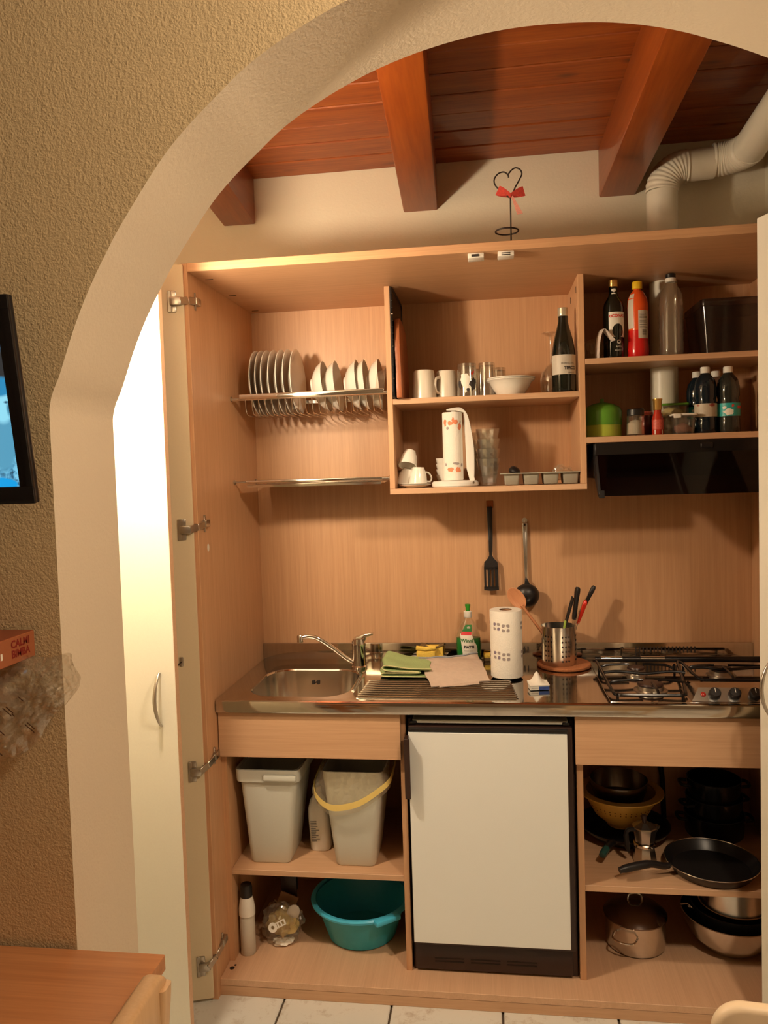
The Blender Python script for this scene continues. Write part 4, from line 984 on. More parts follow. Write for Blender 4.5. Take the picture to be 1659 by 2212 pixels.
# ================================================================ HOB
hob = T('gas_hob', 'built in gas hob with black pan supports on the worktop', 'hob', (1.46, 0.29, ZW))
O('drip_plate', box(1.196, 1.752, 0.088, 0.52, ZW-0.001, ZW+0.0015, 0.0008, 1), M_STEEL, hob, world=True)
def burner(x, y, r):
    b = O('burner', xf(lathe([(0, 0.0015), (r*1.25, 0.0015), (r*1.25, 0.004), (r, 0.006), (r*0.98, 0.016), (r*0.9, 0.018), (0, 0.018)], 28), tr(x, y, ZW)), M_NICKEL, hob, world=True)
    O('burner_cap', xf(lathe([(0, 0.018), (r*0.92, 0.018), (r*0.95, 0.021), (r*0.88, 0.025), (0, 0.026)], 28), tr(x, y, ZW)), M_BROWN, b, world=True)
burner(1.333, 0.212, 0.040); burner(1.325, 0.405, 0.030); burner(1.590, 0.395, 0.036)
ZG = ZW+0.033
def grate(x0, x1, xb0, xb1, y0, y1, burners):
    bm = nb()
    zf = ZW+0.020
    loop = spline([(x0, y0+0.03, zf+0.004), (x0+0.012, y0+0.006, zf), (x0+0.04, y0, zf), (x1-0.04, y0, zf), (x1-0.010, y0+0.008, zf), (x1, y0+0.035, zf+0.004),
                   (xb1, y1-0.03, ZG-0.002), (xb1-0.01, y1, ZG), (xb0+0.01, y1, ZG), (xb0, y1-0.03, ZG-0.002)], 4, True)
    join(bm, tube(loop, 0.0052, 8, True))
    for bx_, by_ in burners:
        for dx, dy, sx_, sy_ in ((-1, 0, (x0+xb0)/2, by_), (1, 0, (x1+xb1)/2, by_)):
            ex = bx_+dx*0.022
            join(bm, tube(spline([(sx_, by_-0.012, ZG-0.010), (sx_-dx*0.02, by_-0.010, ZG-0.001), (ex+dx*0.02, by_, ZG), (ex, by_, ZG)], 4), 0.0042, 7))
    by0 = min(b[1] for b in burners); bxx = burners[0][0]
    join(bm, tube(spline([(bxx, y0, zf), (bxx, y0+0.02, ZG-0.002), (bxx, by0-0.024, ZG)], 4), 0.0042, 7))
    ym = (burners[0][1]+burners[-1][1])/2 if len(burners) > 1 else y1-0.09
    join(bm, tube(spline([(xb0+0.004, ym, ZG-0.003), (xb0+0.05, ym+0.004, ZG), (bxx, ym, ZG-0.006), (xb1-0.05, ym+0.004, ZG), (xb1-0.004, ym, ZG-0.003)], 5), 0.0048, 8))
    for fx, fy in ((x0+0.012, y0+0.012), (x1-0.012, y0+0.012), (xb0+0.006, y1-0.008), (xb1-0.006, y1-0.008)):
        join(bm, tube([(fx, fy, ZW+0.001), (fx, fy, ZW+0.024)], 0.004, 7))
    return bm
O('pan_support', grate(1.207, 1.415, 1.206, 1.462, 0.094, 0.452, [(1.333, 0.212), (1.325, 0.405)]), M_BLACKG, hob, world=True)
O('pan_support', grate(1.486, 1.742, 1.478, 1.744, 0.262, 0.452, [(1.590, 0.395)]), M_BLACKG, hob, world=True)
bar = O('lid_hinge_bar', tube([(1.203, 0.470, ZG+0.002), (1.748, 0.470, ZG+0.002)], 0.0085, 14), M_BLACKG, hob, world=True)
for x0, x1 in ((1.222, 1.292), (1.352, 1.430)):
    O('chrome_sleeve', tube([(x0, 0.470, ZG+0.002), (x1, 0.470, ZG+0.002)], 0.0092, 14), M_CHROME, bar, world=True)
O('hinge_pin', tube([(1.345, 0.508, ZW), (1.345, 0.508, ZW+0.045), (1.352, 0.500, ZW+0.050), (1.356, 0.502, ZW+0.036)], 0.0022, 6), M_BLACK, hob, world=True)
kp_ = nb()
secs = [[(1.425, 0.097, ZW+0.001), (1.452, 0.130, ZW+0.034), (1.452, 0.190, ZW+0.034), (1.425, 0.235, ZW+0.001)], [(1.752, 0.097, ZW+0.001), (1.752, 0.130, ZW+0.034), (1.752, 0.190, ZW+0.034), (1.752, 0.235, ZW+0.001)]]
panel = O('knob_panel', loft(secs), M_BRUSH, hob, smooth=20, world=True)
na = math.atan2(0.034, 0.033)
def on_panel(x, bm): return xf(bm, tr(x, 0.1135, ZW+0.0175) @ rx(PI/2-(PI/2-na)) )
for x in (1.492, 1.547, 1.602, 1.675):
    kb_ = O('knob', on_panel(x, lathe([(0, 0), (0.0165, 0), (0.0170, 0.004), (0.0155, 0.016), (0.0135, 0.018), (0, 0.018)], 26)), M_BLACK, panel, world=True)
    O('pointer', on_panel(x, box(-0.0008, 0.0008, -0.002, 0.012, 0.0178, 0.0186)), M_LABELW, kb_, world=True)
O('indicator_light', on_panel(1.461, lathe([(0, 0), (0.0075, 0), (0.0075, 0.002), (0.005, 0.004), (0, 0.0045)], 18)), plain('red_lens', (0.35, 0.03, 0.02), 0.2), panel, world=True)

# ================================================================ THINGS ON THE WORKTOP
O('soap_dish', loft([[(x*s, y*s, z) for x, y in rrect(-0.064, 0.064, -0.028, 0.028, 0.01, 4)] for s, z in ((0.9, 0.0), (1.0, 0.016), (0.96, 0.016), (0.9, 0.006))], True, True), M_WPLAST, None, (0.628, 0.567, ZW), label='shallow white plastic dish holding the sponges', cat='dish')
s1 = T('sponge', 'yellow washing up sponge standing at the front of the dish', 'sponge', (0.620, 0.556, ZW+0.0075))
O('foam', xf(box(-0.034, 0.034, -0.011, 0.011, 0.0, 0.036, 0.006, 3), rz(0.05)), M_SPONGE, s1)
O('rolled_edge', xf(tube([(-0.034, -0.004, 0.046), (0.0, -0.006, 0.042), (0.036, -0.004, 0.047)], 0.0085, 10), Matrix.Identity(4)), M_SPONGE, s1)
s2 = T('sponge', 'sponge with a brown scouring top leaning at the back of the dish', 'sponge', (0.642, 0.582, ZW+0.0075))
O('foam', box(-0.040, 0.040, -0.010, 0.010, 0.0, 0.050, 0.005, 3), M_SPONGE, s2)
O('scouring_pad', xf(grid(lambda u, v: Vector((-0.042+0.084*u, -0.013+0.026*v, 0.051+0.006*math.cos(u*6)-0.002*math.sin(v*3))), 12, 4, 0.006), Matrix.Identity(4)), M_SCOUR, s2)
s3 = T('sponge', 'small yellow sponge between the soap bottle and the kitchen roll', 'sponge', (0.846, 0.582, ZW))
O('foam', box(-0.020, 0.030, -0.016, 0.012, 0.012, 0.030, 0.004, 2), M_SPONGE, s3); O('scouring_pad', box(-0.020, 0.030, -0.016, 0.012, 0.0, 0.012, 0.002, 1), M_SCOUR, s3)
# washing-up liquid
sp = T('dish_soap_bottle', 'green dish soap bottle with a white collar and label', 'bottle', (0.7745, 0.553, ZW))
hwp = [(0.0, 0.036), (0.006, 0.041), (0.05, 0.0425), (0.085, 0.0435), (0.105, 0.040), (0.125, 0.0335), (0.145, 0.0245), (0.158, 0.0155), (0.166, 0.0120)]
def hw_(z):
    for a, b in zip(hwp[:-1], hwp[1:]):
        if a[0] <= z <= b[0]: return a[1]+(b[1]-a[1])*(z-a[0])/(b[0]-a[0])
    return hwp[-1][1]
def oval(z, k=1.0, dep=0.55, n=32):
    h = hw_(z)*k; return [(h*math.sin(2*PI*i/n), -h*dep*math.cos(2*PI*i/n), z) for i in range(n)]
O('body', loft([oval(z) for z in (0.092, 0.100, 0.110, 0.120, 0.130, 0.140, 0.150, 0.158, 0.166)], False, True), M_PET, sp, smooth=60)
O('liquid', loft([oval(z) for z in (0.0, 0.006, 0.03, 0.05, 0.07, 0.0915)], True, True), M_DETERG, sp, smooth=60)
O('collar', lathe([(0.0135, 0.164), (0.0150, 0.166), (0.0150, 0.185), (0.010, 0.188), (0, 0.188)], 24), M_WPLAST, sp)
O('nozzle', lathe([(0.0075, 0.187), (0.0075, 0.198), (0.0095, 0.205), (0.0095, 0.211), (0, 0.213)], 20), plain('green_nozzle', (0.03, 0.26, 0.02), 0.35), sp)
def sheet_on(z0, z1, xa, xb, eps, nz=10, nx=10):
    def f(u, v):
        z = z0+(z1-z0)*v; h = hw_(z)
        x = (xa(z)+(xb(z)-xa(z))*u); x = max(-0.97*h, min(0.97*h, x))
        return Vector((x, -0.55*math.sqrt(max(h*h-x*x, 1e-9))-eps, z))
    return grid(f, nx, nz)
slb = O('label', sheet_on(0.020, 0.108, lambda z: -0.019-0.010*(z-0.02)/0.088, lambda z: 0.031-max(0, z-0.06)*0.40, 0.0007), M_LABELW, sp, label='white printed label')
O('red_band', sheet_on(0.104, 0.116, lambda z: -0.026+0.5*max(0, z-0.106), lambda z: 0.0115, 0.0009), plain('red_band', (0.70, 0.05, 0.06), 0.45), slb)
O('green_top', sheet_on(0.116, 0.140, lambda z: -0.022+0.55*max(0, z-0.116), lambda z: 0.013, 0.0009), M_GREENP, slb)
O('round_seal', xf(lathe([(0, 0), (0.0062, 0), (0.0062, 0.0006), (0, 0.0006)], 20), tr(0.002, -0.0200, 0.130) @ rx(PI/2+0.5)), M_LABELW, slb)
def txt_on(s, size, x, z, mat_, eps=0.0014, bold=0.0):
    bm = text(s, size, 'CENTER', bold)
    for v in bm.verts:
        xx, zz = x+v.co.x, z+v.co.y; h = hw_(zz); v.co = Vector((xx, -0.55*math.sqrt(max(h*h-xx*xx, 1e-9))-eps, zz))
    return bm
O('brand_name', txt_on("Winni's", 0.0175, 0.0, 0.084, M_GREENP, bold=0.0005), M_GREENP, slb)
O('product_name', txt_on('PIATTI', 0.0125, 0.002, 0.061, M_INK, bold=0.0008), M_INK, slb)
O('fine_print', join(txt_on('limone e menta', 0.005, 0.000, 0.048, M_GREY), txt_on('ecologico', 0.005, 0.004, 0.038, M_GREY)), M_GREY, slb)
# standing kitchen roll
kr = T('kitchen_roll', 'tall white kitchen paper roll with grey petal prints on the draining board', 'paper roll', (0.9045, 0.358, ZW+0.0058))
O('paper', lathe([(0.021, 0), (0.050, 0), (0.0525, 0.002), (0.0525, 0.219), (0.0515, 0.2205), (0.021, 0.2205)], 44), M_PAPER, kr)
O('cardboard_core', lathe([(0.0195, 0.0), (0.0212, 0.0), (0.0212, 0.219), (0.0195, 0.219)], 24), M_CARD, kr)
def petal(r, z, a, s_, dx, dz):
    bm = nb(); vs = []
    for i in range(12):
        t_ = 2*PI*i/12; px_ = s_*(abs(math.cos(t_))**0.6)*math.copysign(1, math.cos(t_)); pz_ = s_*(abs(math.sin(t_))**0.6)*math.copysign(1, math.sin(t_))
        if px_*dx < 0 and pz_*dz < 0: px_ *= 0.75; pz_ *= 0.75
        aa = a+px_/r; vs.append(bm.verts.new((r*math.sin(aa), -r*math.cos(aa), z+pz_)))
    bm.faces.new(vs); return bm
for zc in (0.172, 0.078):
    for ac in (-0.62, -0.02, 1.35, -1.55, 2.6):
        dzz = -0.004 if ac == -0.02 else 0
        for i, (dx, dz) in enumerate(((-1, 1), (1, 1), (-1, -1), (1, -1))):
            O('petal_print', petal(0.0529, zc+dzz+dz*0.0072, ac-0.02+dx*0.0072/0.0525, 0.0055, dx, dz), M_PURPLE if (i in (0, 3) and ac < -0.3) else M_GREY, kr)
# green cloth folded, beige dishcloth spread over the ribs
fold = spline([Vector((0.655, 0, 0.004)), Vector((0.52, 0, 0.004)), Vector((0.492, 0, 0.006)), Vector((0.486, 0, 0.012)), Vector((0.494, 0, 0.018)), Vector((0.54, 0, 0.017)), Vector((0.60, 0, 0.017)), Vector((0.62, 0, 0.020)), Vector((0.60, 0, 0.0235)),
               Vector((0.53, 0, 0.0235)), Vector((0.502, 0, 0.026)), Vector((0.492, 0, 0.034)), Vector((0.502, 0, 0.043)), Vector((0.53, 0, 0.041)), Vector((0.58, 0, 0.033)), Vector((0.655, 0, 0.030))], 4)
def clothg(u, v):
    i = u*(len(fold)-1); a = fold[int(i)]; b = fold[min(int(i)+1, len(fold)-1)]; p = a.lerp(b, i-int(i))
    k_ = 1+0.25*v*(p.z/0.04)
    return Vector((p.x-0.012*v+0.004*math.sin(7*v+9*u), 0.318+0.155*v, ZW+0.0045+p.z*k_+0.0015*math.sin(11*v+20*u)))
gc = T('microfibre_cloth', 'folded green microfibre cloth beside the beige dishcloth', 'cloth', (0.57, 0.39, ZW+0.006))
O('folded_cloth', grid(clothg, len(fold)-1, 10, 0.0032), M_GREENCL, gc, world=True)
O('hem', tube([clothg(i/60, 0.0)+Vector((0, -0.0008, 0.001)) for i in range(61)], 0.0018, 6), M_HEM, gc, world=True)
def clothb(u, v):
    a = Vector((0.664, 0.212, ZW+0.0085)).lerp(Vector((0.848, 0.288, ZW+0.0085)), u); b = Vector((0.602, 0.455, ZW+0.040)).lerp(Vector((0.806, 0.512, ZW+0.046)), u)
    p = a.lerp(b, v)
    p.z += 0.012*math.sin(PI*u)*math.sin(PI*min(1, v*1.1))+0.003*noise.noise(Vector((u*5, v*5, 1)))+0.004*math.sin(9*v+4*u)*(v > 0.75)
    p.x += 0.005*noise.noise(Vector((u*3, v*4, 7))); p.y += 0.005*noise.noise(Vector((u*4, v*3, 3)))
    return p
dc = T('dishcloth', 'beige dishcloth spread over the draining board', 'cloth', (0.73, 0.36, ZW+0.006))
O('upper_layer', grid(clothb, 22, 18, 0.0035), M_BEIGECL, dc, world=True)
O('lower_layer', grid(lambda u, v: Vector((0.690+0.125*u-0.03*v, 0.212+0.04*u+0.22*v, ZW+0.0068+0.014*v+0.001*math.sin(9*u))), 10, 10, 0.0022), M_BEIGECL, dc, world=True)
O('blue_hem', tube([clothb(i/30, 0.97)+Vector((0, -0.004, 0.002)) for i in range(31)], 0.003, 6), plain('grey_blue_hem', (0.28, 0.30, 0.33), 0.95), dc, world=True)
# trivet, utensil holder, utensils
O('cork_trivet', lathe([(0, 0), (0.088, 0), (0.0915, 0.003), (0.0915, 0.009), (0.088, 0.012), (0, 0.012)], 48), M_CORK, None, (1.1035, 0.510, ZW), label='round terracotta cork trivet under the utensil holder', cat='trivet')
CX, CY, CZ = 1.0865, 0.502, ZW+0.0122
ub = T('utensil_holder', 'perforated stainless steel utensil holder on the cork trivet', 'holder', (CX, CY, CZ))
O('cylinder', lathe([(0, 0), (0.057, 0), (0.0585, 0.002), (0.0585, 0.131), (0.0592, 0.1325), (0.0575, 0.1325), (0.0573, 0.004), (0, 0.003)], 48), M_BRUSH, ub)
hl = nb()
for g_ in range(6):
    for c_ in range(3):
        a = -0.72+g_*1.047+(c_-1)*0.20
        for r_ in range(6):
            join(hl, xf(lathe([(0, 0), (0.0031, 0), (0.0031, 0.0004), (0, 0.0004)], 10), rz(a) @ tr(0, -0.0585, 0.018+0.0165*r_) @ rx(PI/2)))
O('perforations', hl, M_DARKHOLE, ub, kind='stuff')
def stick(name, label, cat, pts, parts):
    base = Vector(pts[0]); t = T(name, label, cat, base)
    return t, base
def utensil(name, label, cat, a, b, builder):
    """thing whose local z axis runs from a (inside the holder) to b (free end)"""
    a, b = Vector(a), Vector(b); d = (b-a); q = d.to_track_quat('Z', 'Y')
    t = T(name, label, cat, a, rot=q.to_euler()); builder(t, d.length); return t
side_ = 1
def b_spoon(t, L_):
    O('handle', lathe([(0, 0), (0.0048, 0), (0.0052, L_-0.07), (0.0062, L_-0.06), (0, L_-0.055)], 12), M_WSPOON, t)
    bm = nb(); bmesh.ops.create_uvsphere(bm, u_segments=24, v_segments=14, radius=1.0)
    for v in bm.verts:
        x, y, z = v.co; v.co = Vector((x*0.009, y*0.0265, L_-0.030+z*0.042))
        if x*side_ > 0: v.co.x = side_*(abs(v.co.x)*0.4-0.009*(1-min(1, (y*y+z*z))))
    O('head', bm, M_WSPOON, t, smooth=60)
ws = utensil('wooden_spoon', 'wooden cooking spoon leaning out to the left of the utensil holder', 'spoon', (CX+0.012, CY-0.008, CZ+0.012), (0.9285, 0.492, 1.176), b_spoon)
def b_knife(t, L_):
    O('blade', box(-0.010, 0.010, -0.0007, 0.0007, 0.0, L_-0.105), M_BRUSH, t)
    O('grip', loft([[(x, y, z) for x, y in rrect(-0.0085*k, 0.0085*k, -0.006*k, 0.006*k, 0.003*k, 3)] for z, k in ((L_-0.112, 0.85), (L_-0.10, 1.0), (L_-0.045, 0.98), (L_-0.018, 1.2), (L_-0.006, 1.15), (L_, 0.7))]), M_BLACK, t, smooth=50)
utensil('kitchen_knife', 'black handled knife standing upright in the utensil holder', 'knife', (CX+0.030, CY-0.020, CZ+0.005), (1.1535, 0.495, 1.188), b_knife)
utensil('kitchen_knife', 'black handled knife leaning to the right behind the red handle', 'knife', (CX-0.004, CY+0.030, CZ+0.005), (1.213, 0.530, 1.186), b_knife)
def b_red(t, L_):
    O('blade', box(-0.008, 0.008, -0.0006, 0.0006, 0.0, L_-0.07), M_BRUSH, t)
    O('grip', loft([[(x, y, z) for x, y in rrect(-0.0095*k, 0.0095*k, -0.0065*k, 0.0065*k, 0.003*k, 3)] for z, k in ((L_-0.085, 0.6), (L_-0.055, 0.85), (L_-0.02, 1.1), (L_-0.006, 1.05), (L_, 0.6))]), M_KRED, t, smooth=50)
utensil('paring_knife', 'paring knife with a bright red handle in the utensil holder', 'knife', (CX+0.020, CY+0.004, CZ+0.005), (1.1800, 0.505, 1.140), b_red)
def b_tongs(t, L_):
    for s_ in (-1, 1):
        O('arm', xf(loft([[(x, y, z) for x, y in rrect(-0.0055, 0.0055, -0.003, 0.003, 0.002, 2)] for z in (0.0, L_-0.01, L_)]), tr(s_*0.006, 0, 0) @ ry(s_*0.035)), M_BLACK, t)
utensil('kitchen_tongs', 'slim black tongs leaning right in the utensil holder', 'tongs', (CX-0.020, CY-0.034, CZ+0.004), (1.134, 0.470, 1.158), b_tongs)
def b_peel(t, L_):
    O('grip', loft([[(x, y, z) for x, y in rrect(-0.008*k, 0.008*k, -0.004, 0.004, 0.003, 2)] for z, k in ((0.0, 0.7), (L_-0.04, 0.9), (L_-0.015, 1.0), (L_, 0.5))]), M_KGREEN, t, smooth=50)
utensil('peeler', 'yellow green peeler handle peeking out of the utensil holder', 'peeler', (CX-0.008, CY-0.046, CZ+0.004), (1.106, 0.4545, 1.080), b_peel)
# matchbox
mb_ = T('matchbox', 'blue and white matchbox with an open flap before the kitchen roll', 'matchbox', (0.998, 0.222, ZW+0.0005), 0.15)
O('tray', box(-0.029, 0.029, -0.020, 0.020, 0.001, 0.0145, 0.0006, 1), M_LABELW, mb_, smooth=0)
O('blue_side', box(-0.003, 0.0294, -0.0204, -0.0198, 0.0015, 0.0125), M_BLUE, mb_, smooth=0)
O('print', xf(upright(text('FIAMMIFERI', 0.0042)), tr(-0.0155, -0.0206, 0.0075)), M_INK, mb_)
O('flap', grid(lambda u, v: Vector((-0.031+0.062*u, -0.021+0.046*v, 0.0165+0.028*math.exp(-((u-0.5)/0.20)**2)*v+0.004*v)), 20, 6, 0.0008), M_LABELW, mb_)
O('sleeve', box(-0.031, 0.031, -0.021, 0.022, 0.0145, 0.0165, 0.0004, 1), M_LABELW, mb_, smooth=0)

# ================================================================ HANGING ON THE BACK PANEL
YW = D
hk = T('wall_hook', 'amber adhesive hook carrying the black spatula', 'hook', (0.8615, YW, 1.474))
O('plate', box(-0.0125, 0.0125, -0.004, 0.0, -0.013, 0.013, 0.001, 1), plain('amber_plastic', (0.36, 0.10, 0.015), 0.3), hk)
O('peg', tube(spline([(0, -0.003, -0.006), (0, -0.012, -0.007), (0, -0.014, -0.001)], 4), 0.002, 8), plain('amber_plastic', (0, 0, 0)), hk)
st = T('spatula', 'black slotted spatula hanging on the back panel', 'spatula', (0.8605, YW-0.004, 1.466), rot=(-0.06, 0, 0))
hd_ = [(-0.0095, 0.0), (0.0095, 0.0), (0.009, -0.05), (0.0065, -0.12), (0.0050, -0.165), (0.0055, -0.178), (-0.0055, -0.178), (-0.0050, -0.165), (-0.0065, -0.12), (-0.009, -0.05)]
O('handle', prism(hd_, -0.010, -0.003, 'y', 0.0015), M_BLACK, st)
sh_ = prism([(-0.0055, -0.176), (0.0055, -0.176), (0.010, -0.186), (0.0235, -0.200), (0.0250, -0.220), (-0.0250, -0.220), (-0.0235, -0.200), (-0.010, -0.186)], -0.009, -0.006, 'y')
for x0, x1, z1 in ((-0.0252, -0.0175, -0.219), (-0.0125, -0.0040, -0.219), (0.0010, 0.0090, -0.219), (0.0140, 0.0255, -0.219)): join(sh_, box(x0, x1, -0.009, -0.006, -0.292, z1+0.002))
join(sh_, prism([(-0.0262, -0.288), (0.0262, -0.288), (0.0268, -0.301), (0.0, -0.3035), (-0.0262, -0.301)], -0.009, -0.006, 'y'))
join(sh_, box(-0.0252, 0.0255, -0.009, -0.006, -0.228, -0.219))
O('slotted_blade', sh_, M_BLACK, st)
hk2 = T('wall_hook', 'round white adhesive hook carrying the ladle', 'hook', (0.984, YW, 1.413))
O('plate', xf(lathe([(0, 0), (0.0098, 0), (0.0092, 0.003), (0, 0.0035)], 24), rx(PI/2)), M_WPLAST, hk2)
O('peg', tube(spline([(0, -0.003, -0.002), (0, -0.012, -0.006), (0, -0.014, 0.002)], 4), 0.002, 8), M_WPLAST, hk2)
ld = T('ladle', 'steel handled ladle with a black bowl hanging on the back panel', 'ladle', (0.984, YW-0.006, 1.405), rot=(-0.04, 0, 0))
O('handle', prism([(-0.0085, -0.004), (-0.004, 0.003), (0.004, 0.003), (0.0085, -0.004), (0.0075, -0.06), (0.0045, -0.21), (-0.0045, -0.21), (-0.0075, -0.06)], -0.006, -0.002, 'y', 0.001), M_BRUSH, ld)
O('hanging_eye', box(-0.003, 0.003, -0.0066, -0.0058, -0.011, -0.003, 0.001, 1), M_DARKHOLE, ld)
nk = prism([(-0.0048, -0.200), (0.0048, -0.200), (0.006, -0.222), (0.022, -0.240), (-0.022, -0.240), (-0.006, -0.222)], -0.014, -0.004, 'y', 0.002)
O('neck', nk, M_BLACK, ld)
bw_ = lathe([(0.0445, 0.0)]+[(0.0445*math.cos(PI/2*i/10), -0.040*math.sin(PI/2*i/10)) for i in range(1, 10)]+[(0, -0.040), (0, -0.037)]+[(0.0415*math.cos(PI/2*i/10), -0.037*math.sin(PI/2*i/10)) for i in range(9, 0, -1)]+[(0.0415, 0.0)], 36)
O('bowl', xf(bw_, tr(0.0, -0.020, -0.258) @ rx(-PI/2+0.35)), M_BLACK, ld)

# ================================================================ ON TOP OF THE CABINET
ht = T('heart_ornament', 'dark wire heart ornament with a red gingham bow on the cabinet top', 'ornament', (0.940, 0.085, H+0.025))
def hp(x, z): return Vector((x-0.940, 0, z-(H+0.025)))
O('stem', tube([hp(0.9395, H+0.026), hp(0.9405, 2.376)], 0.0021, 8), M_IRON, ht)
O('foot_ring', tube([Vector((0.030*math.cos(2*PI*i/28), 0.030*math.sin(2*PI*i/28), 0.0022)) for i in range(28)], 0.0021, 8, True), M_IRON, ht)
O('foot_bar', tube([(-0.030, 0, 0.0022), (0.030, 0, 0.0022)], 0.0018, 8), M_IRON, ht)
O('heart', tube(spline([hp(0.9365, 2.4305), hp(0.9345, 2.4385), hp(0.924, 2.4465), hp(0.909, 2.444), hp(0.8975, 2.432), hp(0.896, 2.418), hp(0.904, 2.404), hp(0.922, 2.389), hp(0.9405, 2.374), hp(0.955, 2.402), hp(0.968, 2.424), hp(0.974, 2.438), hp(0.969, 2.450), hp(0.957, 2.4555), hp(0.945, 2.450), hp(0.936, 2.4395)], 5), 0.0021, 8), M_IRON, ht)
O('candle_ring', tube([Vector((-0.0115+0.0325*math.cos(2*PI*i/32), 0.033*math.sin(2*PI*i/32), 2.2795-(H+0.025))) for i in range(32)], 0.0023, 8, True), M_IRON, ht)
bow = O('bow', blob(0.006, 0.006, 0.006, 1, 0.1, 2), M_GINGHAM, ht, (0.0005, -0.004, 2.378-(H+0.025)))
for s_, a in ((-1, 0.45), (1, -0.25)):
    O('loop', xf(grid(lambda u, v: Vector((s_*0.042*math.sin(PI*u*0.5 if u < 0.5 else PI*(1-u)*0.5)*1.35, (-0.010+0.020*u), (v-0.5)*(0.006+0.022*math.sin(PI*u)))), 14, 4, 0.0006), ry(a*(1 if s_ < 0 else -1)*(1 if s_ < 0 else -1))), M_GINGHAM, bow)
O('tail', grid(lambda u, v: Vector((0.004+0.022*u+(v-0.5)*(0.004+0.012*u), -0.003, -0.004-0.052*u+0.003*v)), 8, 3, 0.0006), plain('pink_gingham', (0.66, 0.28, 0.22), 0.85, noise_amt=0.4, bscale=260), bow)

# ================================================================ LEFT BASE UNIT: BINS
ZS = 0.352
def bin_body(b, t, z0, z1, wall=0.003):
    (bx0, bx1, by0, by1), (tx0, tx1, ty0, ty1) = b, t
    def L_(f, k, z):
        x0, x1, y0, y1 = [p+(q-p)*f for p, q in zip(b, t)]
        return [(x, y, z) for x, y in rrect(x0+k, x1-k, y0+k, y1-k, 0.022-k, 4)]
    H_ = z1-z0
    return loft([L_(0.0, 0.004, z0), L_(0.0, 0.0, z0+0.006), L_(0.86, 0, z0+H_*0.86), L_(1.0, 0, z1), L_(1.0, wall, z1), L_(0.0, wall, z0+0.008)], True, True)
b1 = T('waste_bin', 'grey beige waste bin with an integrated front grip', 'bin', (0.132, 0.24, ZS))
O('body', bin_body((0.064, 0.198, 0.160, 0.330), (0.042, 0.236, 0.140, 0.380), ZS+0.0005, 0.664), M_BIN, b1, smooth=35, world=True)
O('rim', loft([[(x, y, z) for x, y in rrect(0.036-k, 0.240+k, 0.136-k, 0.386+k, 0.022, 4)] for k, z in ((0.0, 0.628), (0.002, 0.6285), (0.004, 0.664), (0.0035, 0.668), (-0.004, 0.668), (-0.004, 0.655))], False, False), M_BIN, b1, smooth=35, world=True)
O('grip', box(0.128, 0.236, 0.124, 0.137, 0.634, 0.656, 0.006, 3), M_BIN, b1, world=True)
O('liner', grid(lambda u, v: Vector((0.240+0.012*v+0.006*math.sin(9*u), 0.14+0.24*u, 0.668+0.022*v*(0.6+0.4*math.sin(7*u+1)))), 14, 3), M_FILM, b1, world=True)
b2 = T('waste_bin', 'grey beige waste bin lined with a clear bag with yellow tape', 'bin', (0.410, 0.24, ZS))
O('body', bin_body((0.345, 0.476, 0.160, 0.330), (0.314, 0.510, 0.140, 0.380), ZS+0.0005, 0.664), M_BIN, b2, smooth=35, world=True)
path = [(0.300, 0.330, 0.640), (0.290, 0.24, 0.622), (0.289, 0.17, 0.606), (0.300, 0.137, 0.588), (0.325, 0.124, 0.566), (0.355, 0.118, 0.556), (0.395, 0.117, 0.560), (0.440, 0.119, 0.574), (0.490, 0.124, 0.606), (0.526, 0.138, 0.634), (0.532, 0.19, 0.646), (0.528, 0.30, 0.655)]
pp = spline(path, 4)
rimp = spline([(0.312, 0.33, 0.668), (0.310, 0.24, 0.668), (0.311, 0.17, 0.668), (0.316, 0.146, 0.669), (0.336, 0.138, 0.669), (0.362, 0.1375, 0.669), (0.40, 0.1375, 0.669), (0.44, 0.1375, 0.669), (0.488, 0.138, 0.669), (0.508, 0.150, 0.669), (0.512, 0.20, 0.668), (0.512, 0.30, 0.668)], 4)
def bagf(u, v):
    i = min(int(u*(len(pp)-1)), len(pp)-2); f = u*(len(pp)-1)-i
    a = rimp[i].lerp(rimp[i+1], f); b = pp[i].lerp(pp[i+1], f); p = a.lerp(b, v)
    n_ = noise.noise(Vector((u*14, v*5, 2)))
    d = Vector((p.x-0.412, p.y-0.26, 0)).normalized()
    return p+d*(0.004+0.006*n_*math.sin(PI*min(1, v))+0.004*math.sin(PI*v))+Vector((0, 0, 0.004*noise.noise(Vector((u*9, v*7, 8)))*v))
lin = O('bag_liner', grid(bagf, 44, 12), film('bag_film', (0.92, 0.89, 0.80), 1.4, 0.14, 0.14, (0.80, 0.70, 0.52), 0.6), b2, smooth=25, world=True)
def tape(u, v):
    i = min(int(u*(len(pp)-1)), len(pp)-2); p = pp[i].lerp(pp[i+1], u*(len(pp)-1)-i)
    d = Vector((p.x-0.412, p.y-0.26, 0)).normalized()
    return p+d*0.0065+Vector((0, 0, 0.020*(v-0.2)))
O('yellow_tape', grid(tape, 44, 2, 0.0006), M_YBAND, lin, smooth=25, world=True)
def hemf(u, v):
    p = tape(u, 0.0); d = Vector((p.x-0.412, p.y-0.26, 0)).normalized()
    return p+Vector((0, 0, -0.016*v))+d*(-0.004*v+0.004*noise.noise(Vector((u*25, v*3, 4))))
O('hem', grid(hemf, 44, 3), MATS['bag_film'], lin, smooth=25, world=True)
wbt = T('detergent_bottle', 'white detergent bottle between the two waste bins', 'bottle', (0.276, 0.276, ZS), rot=(0, -0.05, 0))
